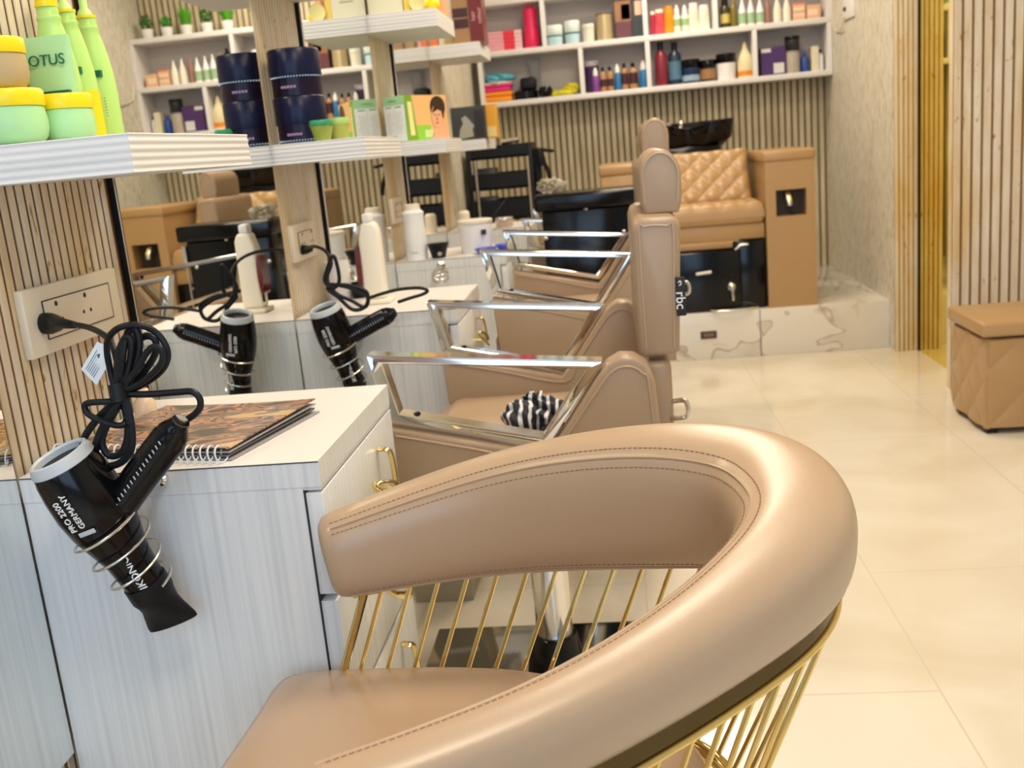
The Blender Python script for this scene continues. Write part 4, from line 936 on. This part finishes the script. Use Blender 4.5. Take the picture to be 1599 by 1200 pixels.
for k, (l, r_) in enumerate(((1207, 1220), (1222, 1235))):
    P('cone', l, r_, -8, Z2, C('warm_white', .84, .80, .68), WHITE, ['left one of two plain white pointed bottles in the last upper compartment', 'right one of two plain white pointed bottles in the last upper compartment'][k], group='plain white pointed bottles')
a, c, h = XH(1238, 1257, 20, Z2, YS+.07); PEA = C('peach_card', .80, .48, .28)
carton(a, c, YS+.05, YS+.13, Z2, Z2+.052, PEA, 'lower peach carton of the pair stacked near the right end', panel=[(.05, .95, .5, .75, C('pale_peach', .86, .68, .50))])
carton(a, c, YS+.05, YS+.13, Z2+.053, Z2+.105, PEA, 'upper peach carton of the pair stacked near the right end', panel=[(.05, .95, .1, .5, C('pale_peach', .86, .68, .50)), (0, 1, .8, 1, C('coral_print', .75, .20, .14))])
a, c, h = XH(1259, 1280, 8, Z2, YS+.07); carton(a, c, YS+.05, YS+.13, Z2, Z2+h, PEA, 'single peach carton at the right end of the upper row', panel=[(.1, .8, .3, .7, C('pale_peach', .86, .68, .50))])
# row 1, first compartment
def folded(x0, x1, y0, y1, z0, hs, ms, label):
    t = thing('folded_towels', ((x0+x1)/2, (y0+y1)/2, z0), label, 'towels')
    z = z0
    for k, (h, m) in enumerate(zip(hs, ms)):
        b = B(); j = .004*math.sin(k*2.3); b.box(x0+j, x1+j, y0, y1, z, z+h, 0, min(h*.45, .012), 3); ob('towel', b, m, t); z += h
    return t
a, c, h = XH(756, 799, 135, Z1, YS+.07)
ORG = C('orange_towel', .85, .30, .02, .9); MAG = C('magenta_towel', .75, .04, .22, .9); TUR = C('turquoise_towel', .12, .45, .58, .9)
folded(a, c, YS+.03, YS+.18, Z1, (.034, .030, .026, .022), (ORG, ORG, MAG, MAG), 'stack of folded orange and magenta towels at the left end of the lower row')
b = B(); blob(b, ((a+c)/2+.01, YS+.10, Z1+.150), (.092, .07, .030), 11, .22, 40, 24, Z1+.113, 4); tag(ob('turquoise_towel', b, TUR), 'crumpled turquoise towel on top of the orange and magenta towels', 'towel')
b = B(); blob(b, ((a+c)/2, YS+.055, Z1+.116), (.088, .035, .012), 12, .25, 40, 24, None, 4); tag(ob('white_cloth', b, C('off_white_cloth', .72, .68, .62, .9)), 'strip of off-white cloth between the turquoise and magenta towels', 'cloth')
a, c, h = XH(804, 842, 126, Z1, YS+.07)
b = B(); b.lathe([(.070, 0), (.078, .004), (.080, .05), (.074, .055)], ((a+c)/2-.01, YS+.10, Z1), n=28); tag(ob('black_bowl_stack', b, BLACK), 'wide black tub at the bottom, right of the towels', 'bowl')
b = B(); b.box((a+c)/2-.045, (a+c)/2+.06, YS+.05, YS+.15, Z1+.056, Z1+.135, 0, .02, 3); tag(ob('black_pouch', b, BLACKM), 'black pouch sitting on the wide black tub', 'pouch')
b = B(); a, c, h = XH(842, 863, 142, Z1, YS+.05); b.lathe([(.03, 0), (.044, .02), (.044, .05), (.034, .068)], ((a+c)/2, YS+.05, Z1), n=24); tag(ob('black_canister', b, BLACK), 'small rounded black canister right of the black tub', 'canister')
CLR = mat('clear_plastic', (.80, .82, .86), .08, trans=.75)
a, c, h = XH(823, 844, 96, Z1, YS+.14)
t = thing('plastic_cups', ((a+c)/2, YS+.17, Z1), 'stack of clear plastic cups standing behind the black pouch', 'cups')
b = B(); pr = []
for k in range(9): pr += [(.036, .10+.017*k), (.041, .113+.017*k), (.038, .115+.017*k)]
b.lathe([(.034, .0)]+pr, ((a+c)/2, YS+.17, Z1), n=24); ob('cup_stack', b, CLR, t)
a, c, h = XH(862, 905, 132, Z1, YS+.07); YC = C('yellow_rubber', .72, .66, .04, .6)
b = B(); blob(b, ((a+c)/2-.02, YS+.07, Z1+.018), (.085, .06, .020), 21, .2, 40, 24, Z1+.0005, 4); blob(b, ((a+c)/2+.035, YS+.08, Z1+.045), (.050, .05, .028), 22, .3, 40, 24, Z1+.0005, 4)
tag(ob('yellow_gloves', b, YC), 'heap of crumpled yellow gloves in the lower row', 'gloves')
# row 1, second compartment
BRN = C('amber_brown', .42, .22, .10); DBR = C('dark_maroon_label', .06, .015, .02); PUR = C('purple_bottle', .20, .05, .30); BLUE = C('blue_bottle', .02, .16, .38)
P('jar', 912, 935, 96, Z1, C('dark_plum', .06, .02, .09), C('lilac_lid', .62, .56, .60), 'dark plum jar with a pale lid behind the purple bottle', y=YS+.14, lf=.16, taper=.98)
P('spray', 924, 935, 106, Z1, PUR, WHITE, 'small purple spray bottle with a white cap', y=YS+.05)
P('round', 936, 946, 105, Z1, BRN, BLACKM, 'small amber bottle with a black cap, left of a pair', band=(.2, .5, DBR), y=YS+.05)
P('round', 947, 957, 104, Z1, BRN, BLACKM, 'small amber bottle with a black cap, right of a pair', band=(.2, .5, DBR), y=YS+.05)
P('spray', 958, 969, 100, Z1, BLUE, WHITE, 'blue spray bottle with a white cap, left one in the lower row', y=YS+.06)
P('round', 969, 980, 99, Z1, BRN, BLACKM, 'taller amber bottle with a black cap right of the blue spray', band=(.2, .62, DBR))
P('round', 981, 995, 98, Z1, BRN, BLACKM, 'widest amber bottle with a black cap and maroon label', band=(.2, .62, DBR))
P('spray', 997, 1011, 95, Z1, BLUE, WHITE, 'blue spray bottle with a white cap, right one beside the upright', y=YS+.06)
# row 1, third compartment
P('round', 1021, 1041, 66, Z1, C('wine_red', .22, .02, .04, .25), BLACKM, 'tall wine red bottle with a black top in the lower row')
P('round', 1042, 1063, 66, Z1, C('blue_black', .01, .03, .06, .25), BLACKM, 'tall blue black bottle right of the wine red bottle', band=(.12, .55, C('steel_blue_label', .08, .18, .28)))
P('jar', 1064, 1093, 93, Z1, C('midnight_blue', .01, .03, .10, .25), BLACK, 'wide midnight blue jar with a black lid', lf=.35, band=(.10, .34, C('label_ice', .30, .42, .55)))
P('jar', 1093, 1118, 94, Z1, C('black_gold', .04, .02, .015, .3), BLACK, 'black jar with a gold and brown label, left of the white tub', lf=.35, band=(.12, .58, C('bronze_label', .34, .17, .08)))
P('jar', 1118, 1149, 84, Z1, C('white_tub', .84, .84, .84), BLACK, 'white tub with a black lid in the lower row', lf=.36)
P('cone', 1150, 1175, 66, Z1, C('warm_cream', .78, .68, .42), C('warm_cream', .78, .68, .42), 'cream pointed bottle with an orange patch, right of the white tub', band=(.06, .20, C('orange_patch', .80, .26, .02)))
# row 1, fourth compartment
P('box', 1187, 1226, 74, Z1, C('deep_purple', .07, .025, .13), None, 'square deep purple carton with a white mark in the last lower compartment', panel=[(.50, .92, .06, .42, C('pale_grey2', .66, .66, .64)), (.02, .40, .82, .96, C('pale_grey2', .66, .66, .64))])
a, c, h = XH(1226, 1249, 80, Z1, YS+.07)
jar((a+c)/2, YS+.07, Z1, (c-a)/2, h, C('frosted_beige', .50, .44, .36, .3), C('grey_lid', .30, .28, .27), 'frosted beige jar under the black tub beside the purple carton', lf=.08, taper=.98)
jar((a+c)/2, YS+.07, Z1+h+.001, (c-a)/2, .088, C('black_tub', .02, .02, .022, .25), BLACK, 'black tub stacked on the frosted beige jar', lf=.25, taper=1.0)
P('round', 1250, 1263, 80, Z1, C('cobalt', .02, .07, .32, .25), C('cobalt', .02, .07, .32, .25), 'small cobalt blue bottle right of the stacked jars')
P('box', 1266, 1277, 73, Z1, C('pale_beige', .76, .68, .50), None, 'slim beige carton near the right end of the lower row')
P('round', 1277, 1286, 77, Z1, WHITE, BLACK, 'little white bottle with a dark cap at the right end of the lower row')
# top of the unit: white box at the left, six potted plants at the right
a, c, h = XH(735, 800, -30, Z3, YS+.05); carton(X0+.02, X0+.30, YS+.04, YS+.18, Z3, Z3+.12, C('white_carton', .80, .84, .88), 'white carton on top of the shelving at its left end', panel=[(.3, .6, .1, .2, C('label_ice', .30, .42, .55))])
def plant(x, y, z, r, h, kind, label, seed):
    t = thing('potted_plant', (x, y, z), label, 'potted plant', 'potted plants on top of the shelving')
    b = B(); b.lathe([(.030, 0), (.032, .003), (.040, .060), (.041, .064), (.036, .064), (.034, .054)], (x, y, z), n=24); ob('pot', b, WHITE, t)
    rnd = random.Random(seed); b = B()
    if kind == 'grass':
        for i in range(160):
            a = rnd.uniform(0, 2*PI); q = rnd.uniform(0, .03); tip = Vector((x+math.cos(a)*(q+r*rnd.uniform(.3, 1)), y+math.sin(a)*(q+r*rnd.uniform(.3, 1)), z+.06+h*rnd.uniform(.6, 1)))
            p0 = Vector((x+math.cos(a)*q, y+math.sin(a)*q, z+.055)); s_ = Vector((-math.sin(a), math.cos(a), 0))*.0022
            b.add([p0-s_, p0+s_, (p0+tip)/2+s_+Vector((0, 0, h*.15)), tip, (p0+tip)/2-s_+Vector((0, 0, h*.15))], [(0, 1, 2, 4), (4, 2, 3)])
    else:
        for i in range(150):
            d = Vector((rnd.gauss(0, 1), rnd.gauss(0, 1), rnd.gauss(0, 1))).normalized(); c0 = Vector((x, y, z+.06+h*.5)); p0 = c0+Vector((d.x*r, d.y*r, d.z*h*.5))*rnd.uniform(.55, 1)
            u_ = d.orthogonal().normalized()*rnd.uniform(.008, .014); w2 = d.cross(u_).normalized()*.006
            b.add([p0-u_, p0+w2, p0+u_+d*.004, p0-w2], [(0, 1, 2, 3)])
        b.tube([(x, y, z+.05), (x, y, z+.06+h*.5)], .003, 6)
    gm = mat('grass_green', (.10, .42, .02), .5) if kind == 'grass' else mat('leaf_green', (.03, .18, .02), .5)
    if seed == 2: gm = mat('fresh_green', (.06, .32, .03), .5)
    ob('foliage', b, gm, t)
for k, (dx, r, h, kind, lab) in enumerate(((.10, .05, .10, 'leaf', 'dark green leafy plant in a white pot, nearest the right wall'), (.235, .04, .08, 'leaf2', 'small fresh green plant in a white pot, second from the right wall'), (.37, .045, .13, 'grass', 'tall tufted grass plant in a white pot, third from the right wall'),
        (.51, .045, .10, 'leaf', 'dark green leafy plant in a white pot, fourth from the right wall'), (.65, .06, .10, 'grass', 'wide tufted grass plant in a white pot, fifth from the right wall'), (.86, .05, .11, 'leaf', 'dark green leafy plant in a white pot, farthest from the right wall'))):
    plant(X1-dx, YS+.10, Z3, r, h, kind if kind != 'leaf2' else 'leaf', lab, 2 if kind == 'leaf2' else 30+k)
# socket with cable on the alcove wall, seen in the mirror
t = thing('alcove_socket', (XA, 6.20, 1.74), 'small white socket with a thin cable on the alcove wall, seen in the mirror', 'socket')
b = B(); b.box(XA-.012, XA, 6.06, 6.32, 1.74, 1.86, 0, .003); ob('plate', b, WHITE, t)
b = B(); b.tube(cat([(XA-.012, 6.25, 1.76), (XA-.02, 6.35, 1.70), (XA-.008, 6.55, 1.72), (XA-.006, 6.62, 1.80), (XA-.006, 6.64, 2.10)], 8), .004, 6); ob('cable', b, CREAMP, t)
b = B(); b.lathe([(.012, 0), (.012, .01)], (XA-.012, 6.25, 1.80), (-1, 0, 0), 12); ob('switch', b, BLACKM, t)

# ------------------------------------------------------------------ wash chair on the platform
sofa = thing('wash_chair', (1.34, 5.9, HP), 'tan leather hair wash chair with quilted seat and black basin on the marble step', 'wash chair')
def quilt(b, o, eu, ev, en, W, H, th, p=.11, amp=.012, nu=60, nv=40):
    """padded slab with diamond quilting on its front; o = corner, eu/ev spans, en = outward"""
    o, eu, ev, en = Vector(o), Vector(eu).normalized(), Vector(ev).normalized(), Vector(en).normalized(); vs = []; fs = []
    for j in range(nv+1):
        for i in range(nu+1):
            u, v_ = W*i/nu, H*j/nv; a, c = (u+v_)/p, (u-v_)/p
            q = amp*(abs(math.sin(PI*a)*math.sin(PI*c)))**.45
            e = min(u, W-u, v_, H-v_); rr = th*.45; k = 1 if e > rr else math.sqrt(max(0, 1-(1-e/rr)**2))
            vs.append(o+eu*u+ev*v_+en*(th*.55*k+q*k))
    K = len(vs)
    for j in (0, 1):
        pass
    base = [o, o+eu*W, o+eu*W+ev*H, o+ev*H]
    for j in range(nv):
        for i in range(nu): a = j*(nu+1)+i; fs.append((a, a+1, a+nu+2, a+nu+1))
    low = [p_-en*th*.45 for p_ in (vs[0:0] or base)]
    rim = [j_ for j_ in range(nu+1)]+[j_*(nu+1)+nu for j_ in range(1, nv+1)]+[nv*(nu+1)+i for i in range(nu-1, -1, -1)]+[j_*(nu+1) for j_ in range(nv-1, 0, -1)]
    nb = len(vs)
    for i_ in rim: vs.append(vs[i_]-en*th*.45-en*0)
    m = len(rim)
    for i_ in range(m): fs.append((rim[i_], rim[(i_+1) % m], nb+(i_+1) % m, nb+i_))
    fs.append([nb+i_ for i_ in range(m)]); b.add(vs, fs); return b
def armrest(x0, x1, hole):
    b = B(); y0, y1 = YP+.005, YP+.62
    if hole:
        hx0, hx1, hz0, hz1 = x0+.052, x0+.205, .730, .866
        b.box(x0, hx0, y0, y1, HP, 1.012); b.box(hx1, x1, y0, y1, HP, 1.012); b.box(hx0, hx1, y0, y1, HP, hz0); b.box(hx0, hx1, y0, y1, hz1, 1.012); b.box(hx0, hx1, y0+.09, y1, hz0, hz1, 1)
    else: b.box(x0, x1, y0, y1, HP, 1.012, 0, .006)
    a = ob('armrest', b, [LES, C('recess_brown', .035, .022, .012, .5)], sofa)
    b = B(); b.box(x0-.008, x1+.006, y0-.006, y1+.01, 1.010, 1.066, 0, .014, 3); ob('arm_cap', b, LES, a)
    if hole:
        b = B(); cx = (hx0+hx1)/2-.012; b.tube([(cx, y0+.085, .82), (cx, y0+.03, .842), (cx+.004, y0+.006, .81), (cx+.006, y0+.004, .782)], [.012, .013, .014, .011], 12, ry=[.012, .016, .018, .014]); ob('spray_nozzle', b, STEEL, a)
armrest(1.635, 1.885, True); armrest(.795, 1.045, False)
b = B(); quilt(b, (1.048, YP+.03, .770), (1, 0, 0), (0, 1, 0), (0, 0, 1), .584, .36, .075, .12, .012); b.box(1.048, 1.632, YP+.032, YP+.35, .705, .765, 0, .02, 3); ob('seat', b, LES, sofa)
b = B(); quilt(b, (1.048, YP+.30, .775), (1, 0, 0), (0, .17, .30), (0, -.30, .17), .56, .345, .10, .115, .014)
b.prism([(YP+.30, .74), (YP+.62, .74), (YP+.62, 1.02), (YP+.50, 1.07)], 'x', 1.055, 1.60); ob('backrest', b, LES, sofa)
b = B(); b.box(1.048, 1.63, YP+.045, YP+.60, .625, .705, 0, .004); b.box(1.048, 1.50, YP+.035, YP+.10, .585, .625, 0, .008); ob('seat_apron', b, LES, sofa)
b = B(); b.box(1.055, 1.50, YP+.012, YP+.40, HP+.004, .580, 0, .012, 3); b.box(1.46, 1.628, YP+.03, YP+.40, HP+.004, .620, 0, .008, 2); fb_ = ob('foot_basin', b, BLACK, sofa)
b = B(); b.tube([(1.262, YP+.008, .464), (1.342, YP+.008, .470)], .008, 10); ob('slot_handle', b, WHITE, fb_)
b = B(); b.lathe([(.021, 0), (.024, .006), (.018, .016), (.010, .020)], (1.445, YP+.012, .382), (0, -1, 0), 20); b.tube([(1.445, YP+.002, .38), (1.447, YP-.008, .345), (1.449, YP-.006, .312)], [.014, .010, .008], 12); ob('foot_tap', b, CHROME, fb_)
b = B(); b.tube(cat([(1.33, YP-.0, HP+.012), (1.37, YP-.012, HP+.008), (1.45, YP-.016, HP+.008), (1.53, YP-.008, HP+.01), (1.58, YP+.02, HP+.008)], 8), .005, 8); b.tube([(1.47, YP+.02, .575), (1.50, YP+.02, .60), (1.54, YP+.02, .60)], .006, 8); ob('trim_pipe', b, STEEL, fb_)
b = B(); xs0, xs1 = 1.04, 1.565; vs = []; fs = []
pl = cat([Vector(p_) for p_ in ((xs0+.02, 5.98, 0), (1.18, 5.95, 0), (1.30, 6.00, 0), (1.42, 5.95, 0), (xs1-.02, 5.98, 0), (xs1, 6.10, 0), (xs1-.02, 6.36, 0), (1.30, 6.42, 0), (xs0+.02, 6.36, 0), (xs0, 6.10, 0))], 5, True)
cc = Vector((1.30, 6.18, 0)); n = len(pl)
def zt(p_): return 1.255-.035*math.exp(-((p_.x-1.30)/.11)**2)*(1 if p_.y < 6.2 else 0)
for k, dz in ((.72, -.155), (.94, -.10), (1.0, -.01), (1.0, 0), (.94, .002), (.90, -.02), (.70, -.11), (.2, -.13)):
    for p_ in pl: q = cc+(p_-cc)*k; vs.append((q.x, q.y, zt(p_)+dz))
for i in range(7):
    for j in range(n): fs.append((i*n+j, i*n+(j+1) % n, (i+1)*n+(j+1) % n, (i+1)*n+j))
fs.append(list(range(n))[::-1]); fs.append([7*n+j for j in range(n)]); b.add(vs, fs); wb = ob('wash_basin', b, BLACK, sofa, 60)
b = B(); b.tube(cat([(1.27, 6.12, 1.17), (1.27, 6.10, 1.25), (1.27, 6.04, 1.262), (1.26, 6.0, 1.22)], 6), .010, 10); b.lathe([(.016, 0), (.018, .03), (.010, .04)], (1.20, 6.14, 1.22), (0, -.2, 1), 14); ob('tap', b, CHROME, wb)
b = B(); b.box(1.12, 1.48, 5.98, 6.34, HP, 1.12, 0, .02, 3); ob('basin_stand', b, BLACK, sofa)

# ------------------------------------------------------------------ black basin cabinet behind the styling chairs
bc = thing('black_cabinet', (.745, 4.11, 0), 'glossy black box cabinet with an overhanging top and silver studs behind the styling chairs', 'cabinet')
b = B(); b.box(.570, .920, 4.00, 4.22, .03, .945, 0, .008, 2); ob('body', b, BLACK, bc)
b = B(); b.box(.545, .945, 3.97, 4.24, .945, 1.010, 0, .012, 3); ob('top_tray', b, BLACK, bc)
b = B()
for u, v_ in ((915, 325), (853, 372), (975, 362)):
    p = at(u, v_, y=4.0); b.lathe([(.009, 0), (.008, .006), (.003, .009)], (p.x, 4.0, p.z), (0, -1, 0), 16)
ob('stud', b, CHROME, bc)
b = B(); b.box(.921, .935, 3.99, 4.01, .85, .93); b.tube([(.928, 4.0, .40), (.928, 4.0, .93)], .005, 8); ob('side_rail', b, STEEL, bc)
b = B(); p = at(862, 290, y=4.1); blob(b, (p.x, 4.10, 1.036), (.048, .05, .026), 31, .45, 50, 30, 1.0105, 7)
tag(ob('plastic_bag', b, mat('crumpled_film', (.74, .68, .55), .15, trans=.5)), 'crumpled clear plastic bag on the left end of the black cabinet', 'bag')

# ------------------------------------------------------------------ black trolley at the back left
tr = thing('salon_trolley', (.22, 6.0, HP), 'black salon trolley with stacked trays in the back left corner', 'trolley')
def quad_posts(x0, x1, y0, y1, z0, z1):
    for x in (x0, x1):
        for y in (y0, y1):
            b = B(); b.box(x-.013, x+.013, y-.013, y+.013, z0, z1, 0, .002); ob('post', b, BLACKM, tr)
quad_posts(.045, .40, 5.88, 6.15, HP+.05, 1.226)
b = B()
for x in (.085, .385): b.tube([(x, 5.862, HP+.06), (x, 5.862, 1.15)], .008, 8)
ob('front_rail', b, STEEL, tr)
for z0, z1 in ((1.150, 1.225), (.976, 1.070), (.800, .918), (.62, .72), (.40, .50)):
    b = B(); b.box(.045, .41, 5.87, 6.16, z0, z0+.012); 
    for a in ((.045, .41, 5.87, 5.88), (.045, .41, 6.15, 6.16), (.045, .055, 5.87, 6.16), (.40, .41, 5.87, 6.16)): b.box(a[0], a[1], a[2], a[3], z0, z1)
    ob('tray', b, BLACKM, tr)
for x in (.06, .39):
    for y in (5.89, 6.14):
        b = B(); b.lathe([(.022, -.012), (.025, 0), (.022, .012)], (x, y, HP+.026), (1, 0, 0), 16); ob('castor', b, BLACKM, tr)
b = B(); b.box(.415, .455, 5.90, 6.02, .93, 1.19, 0, .01); b.tube([(.455, 5.90, 1.18), (.53, 5.86, 1.165)], .010, 8, ry=.02); ob('tool_holder', b, BLACKM, tr)
p = at(848, 262, y=5.88)
t = thing('hanging_dryer', (p.x, 5.88, p.z), 'small black dryer hanging from the arm of the black trolley', 'hair dryer')
b = B(); b.lathe([(.022, 0), (.026, .03), (.022, .08), (.018, .10)], (p.x, 5.88, p.z+.01), (-.15, 0, 1), 20); ob('body', b, BLACKM, t)
b = B(); b.tube([(p.x+.008, 5.87, p.z+.03), (p.x+.03, 5.87, p.z-.02), (p.x+.038, 5.87, p.z-.075)], [.014, .013, .011], 10, ry=[.018, .017, .015]); ob('handle', b, BLACKM, t)
b = B(); p = at(798, 222, y=5.98); b.lathe([(.03, 0), (.03, .03), (.01, .04)], (p.x, 5.98, 1.162), n=16); b.lathe([(.012, -.05), (.016, -.045), (.016, .05), (.010, .055)], (p.x+.0, 5.93, 1.242), (1, 0, .1), 14); tag(ob('silver_tool', b, STEEL), 'silvery metal tool lying on the top tray of the black trolley', 'tool')
b = B(); b.box(.065, .19, 5.92, 6.10, .989, 1.10, 0, .004); tag(ob('dark_case', b, C('dark_grey_case', .05, .05, .055)), 'dark grey case on the second tray of the black trolley', 'case')
b = B(); b.box(.065, .18, 5.92, 6.10, .813, .935, 0, .004); tag(ob('dark_case', b, C('dark_grey_case', .05, .05, .055)), 'dark grey case on the third tray of the black trolley', 'case')

# ------------------------------------------------------------------ quilted stool on the right
st = thing('storage_stool', (2.42, 3.93, 0), 'tan quilted leather storage stool with a flat lid by the slatted right wall', 'stool')
x0, x1, y0, y1 = 2.172, 2.66, 3.77, 4.13
b = B(); b.box(x0+.008, x1-.008, y0+.008, y1-.008, .02, .365)
quilt(b, (x0+.008, y1, .02), (0, -1, 0), (0, 0, 1), (-1, 0, 0), y1-y0, .345, .016, .17, .011, 60, 50)
quilt(b, (x0, y0+.008, .02), (1, 0, 0), (0, 0, 1), (0, -1, 0), x1-x0, .345, .016, .22, .011, 60, 50)
ob('stool_body', b, LES, st)
b = B(); b.box(x0-.022, x1+.022, y0-.022, y1+.022, .372, .428, 0, .014, 3); ob('lid', b, LES, st)
b = B(); b.box(x0+.004, x1-.004, y0+.004, y1-.004, .362, .373); ob('lid_gap', b, DARKLINE, st)
for x in (x0+.03, x1-.03):
    for y in (y0+.03, y1-.03): b = B(); b.box(x-.02, x+.02, y-.02, y+.02, 0, .021); ob('foot', b, BLACKM, st)
